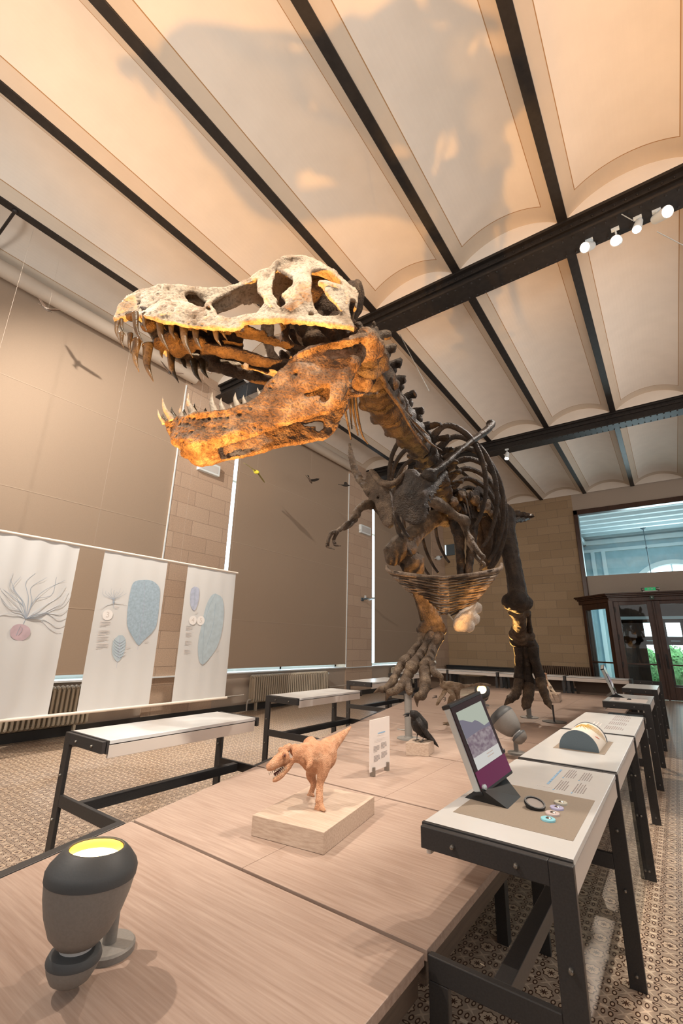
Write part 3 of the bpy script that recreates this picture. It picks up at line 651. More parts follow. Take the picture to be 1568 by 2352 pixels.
def bonypair(S,outer,holes,st,th,mb):
    P,T=triangulate(outer,holes,st); P3=np.array([S.at(x,y) for x,y in P]); shell(mb,P3,T,np.tile(N_*th,(len(P3),1)))
    shell(mb,mirror(P3),[tuple(reversed(t)) for t in T],np.tile(-N_*th,(len(P3),1)))
    return P3
sk=MB(); bonypair(SK,SK_OUT,SK_H,6,.034,sk)
# roof from snout to crest and the arched palate
top=[q for q in dens(SK_OUT[1:31],8) if q[1]<712][:]; top=[q for q in dens(SK_OUT,8)]; i0=min(range(len(top)),key=lambda i:abs(top[i][0]-268.7)+abs(top[i][1]-709)); i1=min(range(len(top)),key=lambda i:abs(top[i][0]-818)+abs(top[i][1]-686)); top=top[i0:i1+1]
def sheet(rows,th,up=(0,0,-1),dst=None):
    m=len(rows[0]); P=np.array([p for r in rows for p in r]); T=[]
    for i in range(len(rows)-1):
        for j in range(m-1): a=i*m+j; T+=[(a,a+1,a+m+1),(a,a+m+1,a+m)]
    shell(dst or sk,P,T,np.tile(np.array(up,float)*th,(len(P),1)))
rows=[]
for x,y in top:
    a=SK.at(x,y); b=mirror(a); rows.append([a*(1-k)+b*k+np.array([0,0,.05*math.sin(PI*k)-.012]) for k in np.linspace(0,1,9)])
sheet(rows,.045)
rows=[]; pa=MB()
for x,y in ((270,722),(285,716),(310,712),(340,714),(370,722),(400,728),(430,734),(470,739),(510,740),(545,744)):
    a=SK.at(x,y); b=mirror(a); rows.append([a*(1-k)+b*k+np.array([0,0,.05*math.sin(PI*k)]) for k in np.linspace(.13,.87,9)])
sheet(rows,.035,(0,0,1),pa)
rgk=np.random.RandomState(8)
for (x,y,k,r) in ((300,722,.5,.03),(330,720,.4,.035),(345,726,.65,.04),(375,732,.4,.035),(385,734,.6,.05),(415,738,.5,.045),(440,742,.4,.04),(470,745,.55,.05)):
    a=SK.at(x,y); b=mirror(a); pa.ell(a*(1-k)+b*k,(r*1.6,r*1.3,r))
for q in ([(545,764),(600,775),(650,790),(700,806),(745,800)],):
    pts=[onoff(x,y,MID-.13) for x,y in q]; pa.tube(spline(pts),[.03]*len(spline(pts)),8); pts=[mirror(p) for p in pts]; pa.tube(spline(pts),[.03]*len(spline(pts)),8)
for (x0,y0,x1,y1,s,r) in ((652,735,656,795,MID-.17,.05),(668,760,690,800,MID-.1,.03),(560,748,612,766,MID-.2,.03),(735,742,770,775,MID-.22,.05),(795,745,812,768,MID-.27,.06),(480,748,530,775,MID-.1,.035)):
    a=onoff(x0,y0,s); b=onoff(x1,y1,s); pa.tube([a,(a+b)/2+N_*.02,b],[r,r*.75,r],8,flat=.55); pa.tube([mirror(a),(mirror(a)+mirror(b))/2,mirror(b)],[r,r*.75,r],8,flat=.55)
u0,v0,_=frame(onoff(745,690,MID))
for (x,y,s,r) in ((745,690,MID-.02,(.19,.13,.13)),(770,720,MID,(.15,.15,.14)),(720,750,MID,(.13,.10,.09)),(800,700,MID-.05,(.09,.17,.12)),(690,700,MID+.02,(.14,.10,.10)),(780,755,MID-.05,(.12,.14,.07)),(815,690,MID-.03,(.06,.14,.12)),(740,785,MID,(.14,.1,.05))):
    pa.ell(onoff(x,y,s),r,(F_,N_,(0,0,1)))
# long palate plates running back from the far tooth row
for k in (-1,1):
    a=[unframe(u,v,MID+k*w) for u,v,w in ((.35,-.06,.09),(.1,-.10,.10),(-.15,-.15,.11),(-.4,-.12,.13))]; pa.tube(spline(a),[.055]*len(spline(a)),8,flat=.5)
SKULL=fuse(sk,'skull',M['boneskull'],TREX,.0088,2,.0065,17,1,'pale fossil skull with large openings, lit bright on the near cheek')
fuse(pa,'palate',M['boneshade'],SKULL,.011,2,.012,13,2,'palate and braincase inside the skull, darkened for the shade there')
# lower jaw
JW_OUT=[(375.8,970.3),(386,962),(399.7,956),(415,953),(434,948.3),(457,944.4),(484,942.5),(518,937.7),(533.6,934),(553,927),(575.7,916.7),(598.7,899.5),(610,882.3),(619.7,871),(628,866),(634.4,854.8),(649.7,843.3),(667,822.3),(684,807),(707,795.5),(734,787),(772,781),(802.8,773.5),(808.5,758.2),(822,763),(839,765),(856.4,782),(875.5,791.7),(875.5,807),(862,822.3),(839,824.2),(825.8,832),(820,847),(808.5,874),(789.4,912),(772,933),(757,945.7),(739.7,946.6),(714.8,956),(676.5,965.8),(638,977),(600,992.5),(570,1001.8),(522,1016),(488,1028.6),(468.6,1034.4),(455,1044),(440,1039),(422.7,1031.5),(403.6,1016),(390,999),(380.6,983.7)]
JW_H=[[(663,891),(686,898),(707,900),(722.4,893),(737.7,885.4),(757.8,883.5),(758.8,893),(757,912),(747,921),(732,923.7),(736.8,908),(707,908.3),(684,902.6)],[(760.7,824),(772,828),(778,837.6),(768.4,836)],[(653.6,872),(663,874),(659,880.6)],[(749,803),(758,803),(757,811)]]
def prof_jw(u,t):
    k=min(1,max(0,(u-.02)/.24)); b=.82-.66*k; return b+(1-b)*min(1,t/.5)
JW=Side(JW_OUT,([-.75,-.5,-.2,.0,.2,.33,.41,.46,.49],[.27,.26,.20,.165,.15,.145,.125,.075,.03]),prof_jw,
 [([(690,808),(735,792),(775,785),(838,772)],8,.055),([(770,803),(815,806)],14,-.05),([(435,1022)],30,.03),([(560,985),(480,1015)],20,.015),([(384,966),(450,949),(530,938)],6,.014),([(700,850)],34,.025),([(800,850),(775,915)],12,.02),([(385,975)],14,.01)])
jw=MB(); bonypair(JW,JW_OUT,JW_H,6,.045,jw)
for (x,y) in ((395,975),(400,1000),(420,1020)):
    a=JW.at(x,y); jw.ell((a+mirror(a))/2,(.04,.05,.035),(F_,N_,(0,0,1)))
rows=[]
for x,y in ((379,975),(381,984),(390,999),(403,1015),(422,1031),(440,1038),(455,1042),(468,1034),(482,1029),(495,1025)):
    a=JW.at(x,y); b=mirror(a); rows.append([a*(1-k)+b*k for k in np.linspace(0,1,5)])
sheet(rows,.04,(0,0,1),jw)
for (x,y,s,r) in ((850,790,.07,(.06,.1,.06)),(866,802,.10,(.05,.08,.05)),(838,778,.08,(.07,.09,.05)),(812,835,.06,(.05,.05,.05))):
    p=onoff(x,y,s); jw.ell(p,r,(F_,N_,(0,0,1))); jw.ell(mirror(p),r,(F_,N_,(0,0,1)))
JAW=fuse(jw,'lower_jaw',M['bonejaw'],TREX,.0092,2,.007,17,4,'orange brown lower jaw, hanging wide open')
pits(JAW,[(JW.at(x,y),k) for x,y,k in ((393,982,1.3),(403,1000,1.1),(418,1014,1.2),(440,1027,1),(467,1024,1),(488,1022,1.1),(513,1013,1),(532,1006,1.1),(556,996,1.2),(585,980,1),(600,985,.9),(395,963,1.2),(405,961,1.2),(418,960,1),(433,959,1.2),(444,960,1.3),(455,962,1.3),(466,962,1.3),(479,961,1.3),(495,960,1.3),(506,959,1.2),(521,958,1.3),(548,951,1.6),(532,940,1),(438,992,1),(467,980,1),(491,982,1),(514,983,1),(428,973,1.1),(412,974,1),(438,1012,1),(575,938,1),(620,890,1.4),(626,878,1.2),(677,857,2.0),(470,1033,1),(383,978,1),(388,995,1.1))],.0085,.016)
def tooth(par,r,t,w,s,curve=.10,m='tooth'):
    a=onoff(*r,s); b=onoff(*t,s); dpx=np.array(t)-np.array(r); L=np.linalg.norm(dpx); pr=np.array([-dpx[1],dpx[0]])/L; pr=pr if pr[0]<0 else -pr
    q=np.array(r)*.5+np.array(t)*.5+pr*L*curve; c=onoff(*q,s); r0=np.array(r)-dpx/L*7; pts=spline([onoff(*r0,s),a,c,b],5); rw=px2m(a,w)/2; k=len(pts)
    prof=[1.0-(max(0,i/(k-1)-.15)/.85)**1.6*.96 for i in range(k)]
    o=MB().tube(pts,[rw*p for p in prof],10,flat=.72,up=N_).build('tooth',M[m],par,smooth=True); return o
pits(SKULL,[(SK.at(x,y),k) for x,y,k in ((318,694,1.5),(326,712,1.2),(342,720,1.2),(372,728,1.6),(345,703,1.6),(356,695,1.2),(368,700,2),(376,702,2),(388,690,1.2),(400,700,1.3),(412,706,1.2),(394,711,1.6),(420,702,1),(431,717,1.3),(445,729,1.2),(470,722,1.4),(383,728,1.2),(410,736,1.2),(420,738,1.2),(432,742,1.2),(445,744,1.2),(462,746,1.2),(350,688,1),(362,676,1),(385,663,1.2),(366,659,1.2),(405,683,1),(411,672,1),(425,690,1),(300,712,1),(288,718,1),(272,722,1))],.0085,.015)
UL=[((278.3,731),(288.8,772),11.5),((268.7,740),(273,781),12),((310.8,725),(329,789),17),((332.8,726),(337.6,762.5),13),((367,734),(388,806.5),22),((393,738.6),(402.6,781.7),18),((421.7,746),(442.8,821.8),23),((448.5,752),(463.8,805.6),20),((494.4,755.8),(508.8,796),17),((511.7,754),(523,782.6),11),((545.4,752),(555,764.7),8)]
for r,t,w in UL:
    u,v,_=frame(onoff(*r,.1)); tooth(SKULL,r,t,w,MID-SK.half(u,v)*.9+.02)
UR=[((279,770),(285,799),12),((299.3,773),(302,812),13),((314.6,786),(319.4,855.3),22),((339.5,798),(352,876.4),26),((372,802),(373,822.8),13),((393,808),(411,880),22),((421.8,832),(429.4,846.7),11),((444.7,834),(463,878),19),((463.8,832),(479,869.6),18),((483,838),(486.8,848.6),8),((500,832),(512.6,860.7),15)]
for r,t,w in UR:
    u,v,_=frame(onoff(*r,.5)); h=SK.half(u,v)*.9-.02; tooth(SKULL,r,t,w,MID+h)
LL=[((375,967),(362.4,940),12),((393,960),(372.6,911),17),((417,954),(415.6,930),12),((443.8,950),(432.7,903),21),((492.5,944),(488,900.5),19),((511.7,941),(507.8,913.3),15),((545,931),(540.4,901.4),16),((561.4,924),(559.5,907.5),11),((530.8,936),(530.8,927.6),7),((594.9,902),(591.4,889.9),8)]
for r,t,w in LL:
    u,v,_=frame(onoff(*r,.1)); tooth(JAW,r,t,w,MID-JW.half(u,v)*.85+.02,.10,'toothpale')
LR=[((380,968),(374,950),11),((400,956),(394,934),12),((424,952),(423.7,937.7),10),((448,944),(447,925.3),10),((472,946),(472.4,936.8),9)]
for r,t,w in LR:
    u,v,_=frame(onoff(*r,.4)); tooth(JAW,r,t,w,MID+JW.half(u,v)*.8,.1)
# ------------------------------------------------------------------ backbone
DS=1.0
def A(x,y,Y): return at(x,y,y=Y*DS)
SP=[(845,800,2.12,30),(853,845,2.35,42),(865,885,2.65,47),(881,922,2.95,46),(906,955,3.3,43),(930,985,3.65,37),(955,1013,4.0,31),(974,1040,4.3,29),(988,1064,4.6,27),(1000,1088,4.9,26),(1008,1110,5.15,25),(1014,1130,5.4,24),(1022,1150,5.65,23),(1034,1168,5.9,22),(1050,1180,6.2,22),(1068,1186,6.55,22),(1088,1190,7.0,20),(1110,1192,7.5,17),(1130,1193,8.0,15),(1148,1193.5,8.5,13),(1164,1193.5,9.1,11),(1178,1193.3,9.7,9),(1190,1192.7,10.3,7.5),(1201,1192,10.9,6),(1210,1191,11.5,4)]
CP=[A(x,y,Y) for x,y,Y,_ in SP]; CR=[px2m(c,r) for c,(_,_,_,r) in zip(CP,SP)]
FULL=spline(CP,8); up=np.array([0,0,1.])
def vertebra(c,t,r,L,h,w,m,seed,back=.0):
    t=t/np.linalg.norm(t); sd=np.cross(t,up); sd/=np.linalg.norm(sd); u=np.cross(sd,t); b=MB()
    b.tube([c+t*L*k for k in (-.5,-.42,-.2,0,.2,.42,.5)],[r*.92,r*1.02,r*.86,r*.8,r*.86,r*1.02,r*.92],14)
    b.tube([c+u*r*.6,c+u*(r+h*.4)+t*back*.4,c+u*(r+h)+t*back],[L*.34,L*.26,L*.30],10,flat=.34,up=t)
    for s in (-1,1):
        b.tube([c+u*r*.75+sd*s*r*.3,c+u*r*1.05+sd*s*(r*.6+w*.5)+t*back*.3,c+u*r*(1.0)+sd*s*(r*.6+w)+t*back*.5],[r*.42,r*.3,r*.34],8,flat=.6)
        b.ell(c+u*r*1.15+sd*s*r*.55-t*L*.45,(r*.3,r*.3,r*.25)); b.ell(c+u*r*1.2+sd*s*r*.5+t*L*.45,(r*.28,r*.28,r*.22))
        b.ell(c-u*r*.3+sd*s*r*.85-t*L*.3,(r*.3,r*.3,r*.3))
    return fuse(b,'vertebra',m,TREX,max(.012,r*.11),1,.02*min(1,r/.1),9,seed)
for i,(c,r) in enumerate(zip(CP,CR)):
    t=CP[min(i+1,len(CP)-1)]-CP[max(i-1,0)]; L=np.linalg.norm(CP[min(i+1,len(CP)-1)]-CP[max(i-1,0)])/(2 if 0<i<len(CP)-1 else 1)*.95
    if i<6: h,w=.07+.03*i,.10
    elif i<15: h,w=.26,.20
    else: h,w=max(.03,.2-.02*(i-15)),max(.02,.16-.02*(i-15))
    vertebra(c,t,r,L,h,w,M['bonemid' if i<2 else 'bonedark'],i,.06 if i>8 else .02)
    if i>=18:
        mm=(c+CP[i-1])/2; tt=t; # small extra tail bones between
        vertebra(mm,tt,r*1.05,L*.5,h,w,M['bonedark'],40+i)
# neck ribs: thin splints running back on both sides
for k,(pts) in enumerate(([(862,838,2.25),(886,880,2.5),(915,930,2.8),(945,985,3.1),(972,1025,3.4)],[(868,850,2.3),(897,900,2.6),(930,955,2.95),(960,1003,3.3),(985,1038,3.6)],[(874,862,2.35),(905,910,2.7),(943,968,3.1),(985,1015,3.5),(1015,1035,3.8)],[(880,880,2.45),(915,930,2.8),(950,968,3.2),(985,1000,3.6)])):
    P=spline([A(*p) for p in pts],5); n=len(P); MB().tube(P,[.020*(1-.75*i/n) for i in range(n)],6).build('neck_rib',M['bonemid'],TREX,smooth=True)
for pts in ([(800,880,2.5),(803,930,2.7),(808,985,2.9)],[(790,900,2.5),(792,940,2.65),(800,980,2.8),(806,1010,2.9)],[(812,880,2.6),(820,950,2.85),(832,1000,3.0),(845,1020,3.1)],[(806,895,2.6),(812,950,2.8),(822,1000,2.95)]):
    P=spline([A(*p) for p in pts],5); n=len(P); MB().tube(P,[.017*(1-.7*i/n) for i in range(n)],6).build('neck_rib',M['bonemid'],TREX,smooth=True)
def long_bone(name,pts,m,vox=.014,amp=.010,lumps=(),flat=None,seed=0,n=10,label=None):
    """pts = (px,py,depth,radius px); lumps add knobs at the joints"""
    P=[A(x,y,Y) for x,y,Y,_ in pts]; R=[px2m(p,q[3]) for p,q in zip(P,pts)]
    Q=spline([np.append(p,r) for p,r in zip(P,R)],5); b=MB(); b.tube([q[:3] for q in Q],[max(q[3],.004) for q in Q],n,flat=flat)
    for e,rr in ((0,R[0]),(-1,R[-1])): b.ell(P[e],(rr*.9,)*3)
    for x,y,Y,r in lumps: p=A(x,y,Y); q=px2m(p,r); b.ell(p,(q,q,q))
    return fuse(b,name,m,TREX,vox,1,amp,10,seed,label)
# ribs
for i in range(7,15):
    c=CP[i]; k=[.82,.95,1.03,1.05,1.0,.92,.8,.62][i-7]; ax=FULL[i*8]
    for s in (-1,1):
        pts=[(.10,-.02,.14),(.34,.03,.28),(.60,.12,.12),(.72,.22,-.22),(.70,.30,-.60),(.58,.34,-.92),(.47,.33,-1.08)]
        P=spline([c+np.array([s*x*(k*.92+.06),y,z*k if z<0 else z]) for x,y,z in pts],5); n=len(P)
        MB().tube(P,[.040*(1-.55*(j/n)) if j>2 else .05 for j in range(n)],8,flat=.6,up=(0,1,0)).build('rib',M['bonedark'],TREX,smooth=True)
# shoulder girdle
DS=1.16
def plate(name,outer,holes,depth,th,m,st=7,seed=0,bulge=None,label=None):
    """blade traced as an outline; depth(px,py) gives its distance"""
    P,T=triangulate(outer,holes,st); P3=np.array([A(x,y,depth(x,y)) for x,y in P]); b=MB(); d=np.array([0,1.,0]); shell(b,P3,T,np.tile(d*th,(len(P3),1)))
    return fuse(b,name,m,TREX,.012,2,.010,8,seed,label)
cv=lambda L:[(720+x*.3316,820+y*.3316) for x,y in L]
cor=cv([(625,790),(660,772),(700,772),(728,800),(750,842),(800,857),(840,840),(885,790),(915,770),(925,800),(885,860),(850,920),(825,970),(800,1015),(785,1060),(786,1100),(755,1140),(720,1158),(680,1160),(630,1135),(585,1100),(550,1060),(542,1010),(548,960),(570,900),(600,840)])
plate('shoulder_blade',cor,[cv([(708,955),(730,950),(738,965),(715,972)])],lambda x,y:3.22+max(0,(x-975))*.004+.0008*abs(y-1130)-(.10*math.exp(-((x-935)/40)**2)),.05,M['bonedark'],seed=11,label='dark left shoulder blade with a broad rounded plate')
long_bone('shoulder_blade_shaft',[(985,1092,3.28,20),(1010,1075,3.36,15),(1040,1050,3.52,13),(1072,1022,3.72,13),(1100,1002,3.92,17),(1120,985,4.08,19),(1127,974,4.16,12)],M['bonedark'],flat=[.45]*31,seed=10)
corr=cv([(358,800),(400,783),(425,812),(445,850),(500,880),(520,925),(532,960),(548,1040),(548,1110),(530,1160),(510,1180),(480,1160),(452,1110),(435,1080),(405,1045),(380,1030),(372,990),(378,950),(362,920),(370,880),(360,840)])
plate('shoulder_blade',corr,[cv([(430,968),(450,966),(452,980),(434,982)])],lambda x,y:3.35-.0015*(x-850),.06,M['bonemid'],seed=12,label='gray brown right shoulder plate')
long_bone('shoulder_blade_shaft',[(803,1020,3.9,4),(808,1055,3.75,8),(820,1090,3.6,10),(840,1115,3.45,14),(852,1130,3.4,16)],M['bonemid'],flat=.5,seed=13)
long_bone('wishbone',[(853,1082,3.25,8),(872,1105,3.2,10),(890,1113,3.17,11),(908,1110,3.15,10),(922,1095,3.15,8),(935,1070,3.2,4)],M['bonemid'],seed=14,flat=.8)
# arms
def claw(x0,y0,x1,y1,x2,y2,Y,r,m,par=None,nm='claw',Y2=None):
    Y2=Y2 or Y; pts=[np.append(A(x,y,q),px2m(A(x,y,q),rr)) for x,y,q,rr in ((x0,y0,Y,r),((x0+x1)/2*1.0,(y0+y1)/2,(Y*3+Y2)/4,r),(x1,y1,(Y+Y2)/2,r*.75),(x2,y2,Y2,.6))]
    Q=spline(pts,5); return MB().tube([q[:3] for q in Q],[max(q[3],.003) for q in Q],10,flat=.8).build(nm,m,par or TREX,smooth=True)
bm=M['bonemid']
long_bone('upper_arm',[(853,1160,3.35,11),(838,1160,3.25,12),(826,1168,3.15,9),(817,1182,3.08,11)],bm,seed=15)
fa=long_bone('forearm',[(814,1186,3.05,8),(800,1200,2.95,5),(787,1212,2.88,7)],bm,seed=16)
long_bone('forearm',[(816,1192,3.1,7),(803,1206,3.0,5),(790,1216,2.92,6)],bm,seed=17)
for pts,cl in (([(784,1214,2.85,6),(772,1221,2.8,5),(762,1224,2.77,5.5)],None),([(760,1225,2.76,5.5),(755,1236,2.75,4.5),(753,1246,2.74,5)],(752,1248,752,1256,768,1262)),([(775,1221,2.8,5.5),(769,1232,2.8,4.5),(766,1240,2.8,5)],(766,1243,770,1252,783,1254))):
    long_bone('finger_bone',pts,bm,vox=.010,amp=.004)
    if cl: claw(*cl,2.76,5,bm)
long_bone('upper_arm',[(992,1152,3.55,15),(1008,1158,3.6,15),(1030,1172,3.7,10),(1050,1187,3.8,10),(1068,1199,3.88,15)],bm,seed=18)
long_bone('forearm',[(1068,1205,3.9,9),(1074,1222,3.85,6),(1082,1242,3.8,8)],bm,seed=19)
long_bone('forearm',[(1063,1205,3.95,7),(1068,1224,3.9,5),(1078,1243,3.85,6)],bm,seed=20)
long_bone('finger_bone',[(1083,1245,3.8,7),(1092,1258,3.77,6),(1098,1268,3.75,7)],bm,vox=.010,amp=.004); long_bone('finger_bone',[(1076,1247,3.85,6),(1085,1262,3.8,5),(1090,1275,3.78,6)],bm,vox=.010,amp=.004)
claw(1100,1270,1110,1280,1098,1295,3.74,7,bm); claw(1092,1278,1112,1298,1098,1312,3.78,6,bm)
DS=1.0
# belly ribs: nested splints forming the basket
c3=lambda x,y:(820+x*.3189,1140+y*.3189)
for k in range(14):
    f=k/13; 
    xl_,yl_=c3(215+f*275,520+f**.9*262); xr_,yr_=c3(1035-f*205,505+f**.85*275); xm,ym=c3(622+f*10,588+f*262)
    Y=4.55+f*1.15; dy=.30*(1-.4*f)
    def w(x,y,d): return A(x,y,Y+d)
    jit=lambda: RNG.uniform(-1.6,1.6)
    ql=((xl_*.55+xm*.45),(yl_*.34+ym*.66)); qr=((xr_*.55+xm*.45),(yr_*.34+ym*.66))
    for a,q,s in (((xl_,yl_),ql,-1),((xr_,yr_),qr,1)):
        tipx=a[0]-s*-3
        P=spline([w(a[0]+s*1,a[1]-6*(1-f),dy*1.6),w(a[0]-s*6,a[1]+7+jit(),dy),w(q[0],q[1]+jit(),dy*.25),w(xm-s*10,ym+jit()*.5,-.02)],7); n=len(P)
        rr=.0145 if k else .026
        MB().tube(P,[rr*(.45+.65*math.sin(PI*min(1,(j+3)/(n+3)))) for j in range(n)],6).build('belly_rib',M['bonetan' if k%3!=1 else 'bonemid'],TREX,smooth=True)
        P=spline([w(a[0]*.72+q[0]*.28,a[1]*.70+q[1]*.30+2,dy*.62),w(q[0]*.7+xm*.3,q[1]*.72+ym*.28+4+jit(),dy*.1),w(xm+s*12,ym+4+jit()*.4,-.0)],6); n=len(P)
        MB().tube(P,[.013*(.4+.6*math.sin(PI*(j+1)/(n+1))) for j in range(n)],6).build('belly_rib',M['bonedark'],TREX,smooth=True)
# pelvis
long_bone('pubis',[(1046,1195,6.1,18),(1054,1240,6.0,12),(1058,1300,5.95,10),(1062,1370,5.9,10),(1068,1400,5.88,16)],M['bonedark'],seed=21)
long_bone('pubis',[(1084,1200,6.1,15),(1082,1250,6.0,11),(1076,1310,5.95,9),(1070,1370,5.9,9)],M['bonedark'],seed=22)
bt=[c3(x,y) for x,y in ((672,850),(700,838),(760,830),(815,800),(880,775),(888,800),(870,850),(835,910),(790,962),(745,970),(700,966),(668,945))]
long_bone('pubic_boot',[(1082,1390,5.85,15),(1070,1412,5.72,17),(1058,1430,5.62,17),(1052,1438,5.58,13)],M['bonepale'],lumps=((1094,1396,5.9,13),(1086,1420,5.8,16),(1076,1438,5.72,14),(1062,1436,5.62,15)),seed=23,label='pale block shaped end of the pubis')
p0=A(*c3(655,845),5.55); p1=A(*c3(725,942),5.6); MB().tube([p0,p1],.012,6).build('mount_rod',M['bolt'],TREX)
for s,(x,y) in ((1,(1120,1130)),(-1,(1015,1130))):
    o=[(x-60,y+38),(x-50,y+2),(x-20,y-22),(x+18,y-18),(x+34,y+6),(x+30,y+30),(x+8,y+52),(x-20,y+58),(x-42,y+60)]
    plate('hip_blade',o,[],lambda X,Y_,x=x:6.2+.012*(X-x),.08,M['bonedark'],seed=24+s)
for pts in ([(1090,1195,6.4,16),(1104,1240,6.6,13),(1112,1290,6.8,11),(1110,1325,7.0,10)],[(1118,1195,6.4,16),(1122,1235,6.6,13),(1122,1290,6.8,12),(1116,1320,7,9)]): long_bone('ischium',pts,M['bonemid'],seed=27)
for (x,y,Y,r) in ((1062,1140,5.7,13),(1088,1150,5.8,12),(1112,1164,5.9,13),(1040,1155,5.6,11)):
    b=MB(); p=A(x,y,Y); q=px2m(p,r); b.ell(p,(q,q*1.3,q)); b.ell(p+np.array([q*.6,.1,-q]),(q*.6,q*.8,q*.9)); fuse(b,'sacral_bone',M['bonemid'],TREX,.018,1,.05,7,int(x))
for k,(x,y,Y) in enumerate(((1120,1225,7.6),(1130,1222,8.1),(1110,1232,7.2))): long_bone('chevron_bone',[(x,y-18,Y,8),(x+3,y+10,Y,6),(x+6,y+40,Y+.1,4)],M['bonemid'],seed=30+k)
# hind legs
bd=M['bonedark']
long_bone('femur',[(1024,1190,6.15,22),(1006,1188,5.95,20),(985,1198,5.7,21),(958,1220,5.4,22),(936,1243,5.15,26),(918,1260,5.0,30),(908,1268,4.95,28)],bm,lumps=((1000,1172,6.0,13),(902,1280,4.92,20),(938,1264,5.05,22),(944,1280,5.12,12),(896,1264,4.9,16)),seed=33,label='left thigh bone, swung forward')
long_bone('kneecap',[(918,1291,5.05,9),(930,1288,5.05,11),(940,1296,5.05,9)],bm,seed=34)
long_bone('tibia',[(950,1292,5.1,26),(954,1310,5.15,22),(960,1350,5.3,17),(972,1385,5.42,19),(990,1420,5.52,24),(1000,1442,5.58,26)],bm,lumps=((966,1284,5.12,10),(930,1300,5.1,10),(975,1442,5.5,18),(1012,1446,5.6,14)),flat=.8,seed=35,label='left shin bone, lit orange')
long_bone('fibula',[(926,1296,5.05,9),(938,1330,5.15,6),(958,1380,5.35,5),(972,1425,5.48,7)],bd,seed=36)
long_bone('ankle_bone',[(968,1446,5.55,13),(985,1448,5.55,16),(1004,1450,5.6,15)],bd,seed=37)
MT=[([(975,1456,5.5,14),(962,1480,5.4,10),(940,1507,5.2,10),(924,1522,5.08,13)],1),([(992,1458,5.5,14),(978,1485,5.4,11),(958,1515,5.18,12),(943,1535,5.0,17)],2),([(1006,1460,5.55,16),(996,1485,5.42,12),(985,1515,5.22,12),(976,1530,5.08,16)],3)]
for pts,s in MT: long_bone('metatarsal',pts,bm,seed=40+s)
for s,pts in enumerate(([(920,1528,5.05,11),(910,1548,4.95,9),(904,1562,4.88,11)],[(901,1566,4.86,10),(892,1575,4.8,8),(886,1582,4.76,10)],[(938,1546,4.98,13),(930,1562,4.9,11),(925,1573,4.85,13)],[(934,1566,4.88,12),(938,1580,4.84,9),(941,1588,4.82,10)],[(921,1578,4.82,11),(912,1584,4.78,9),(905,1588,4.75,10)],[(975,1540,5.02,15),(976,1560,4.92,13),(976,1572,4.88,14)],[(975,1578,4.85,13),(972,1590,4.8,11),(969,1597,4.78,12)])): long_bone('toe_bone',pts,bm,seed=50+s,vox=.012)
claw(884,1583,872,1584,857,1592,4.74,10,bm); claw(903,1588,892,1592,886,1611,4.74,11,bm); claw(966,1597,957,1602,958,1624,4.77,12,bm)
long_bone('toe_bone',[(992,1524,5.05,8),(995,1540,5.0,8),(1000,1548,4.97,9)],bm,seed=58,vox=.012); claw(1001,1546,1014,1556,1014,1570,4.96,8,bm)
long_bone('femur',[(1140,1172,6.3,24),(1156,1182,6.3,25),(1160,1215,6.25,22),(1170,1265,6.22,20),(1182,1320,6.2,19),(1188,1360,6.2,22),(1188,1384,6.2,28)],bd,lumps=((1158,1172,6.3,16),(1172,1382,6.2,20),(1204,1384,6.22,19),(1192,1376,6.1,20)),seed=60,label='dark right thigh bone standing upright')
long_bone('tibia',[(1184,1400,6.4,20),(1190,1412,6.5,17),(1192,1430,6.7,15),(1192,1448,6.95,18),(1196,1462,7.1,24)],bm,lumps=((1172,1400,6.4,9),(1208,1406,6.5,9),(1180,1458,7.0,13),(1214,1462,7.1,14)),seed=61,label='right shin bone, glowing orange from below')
long_bone('fibula',[(1212,1406,6.5,7),(1215,1425,6.7,5),(1216,1450,7.0,7)],bd,seed=62)
long_bone('ankle_bone',[(1182,1472,7.1,14),(1200,1470,7.1,15),(1218,1474,7.15,14)],bd,seed=63)
for s,pts in enumerate(([(1192,1484,7.2,14),(1193,1510,7.25,12),(1193,1540,7.32,12),(1194,1556,7.35,14)],[(1208,1484,7.2,13),(1210,1515,7.28,10),(1212,1550,7.35,11),(1214,1568,7.38,15)],[(1222,1484,7.2,15),(1226,1510,7.25,12),(1234,1540,7.32,11),(1241,1556,7.35,13)])): long_bone('metatarsal',pts,bd,seed=65+s)
for s,pts in enumerate(([(1192,1564,7.32,12),(1188,1582,7.25,10),(1186,1590,7.22,12)],[(1183,1596,7.2,11),(1176,1602,7.15,9),(1172,1606,7.12,10)],[(1214,1576,7.35,15),(1214,1590,7.28,12),(1213,1596,7.25,13)],[(1213,1600,7.22,13),(1209,1612,7.16,11),(1208,1618,7.13,11)],[(1242,1564,7.32,13),(1246,1580,7.25,10),(1248,1588,7.22,12)],[(1250,1594,7.2,11),(1255,1604,7.15,8),(1256,1610,7.12,9)])): long_bone('toe_bone',pts,bm,seed=70+s,vox=.012)
claw(1172,1605,1165,1612,1156,1622,7.10,9,bm,Y2=7.02); claw(1207,1619,1205,1624,1202,1632,7.12,9,bm,Y2=7.0); claw(1256,1610,1260,1618,1266,1630,7.10,9,bm,Y2=7.0)
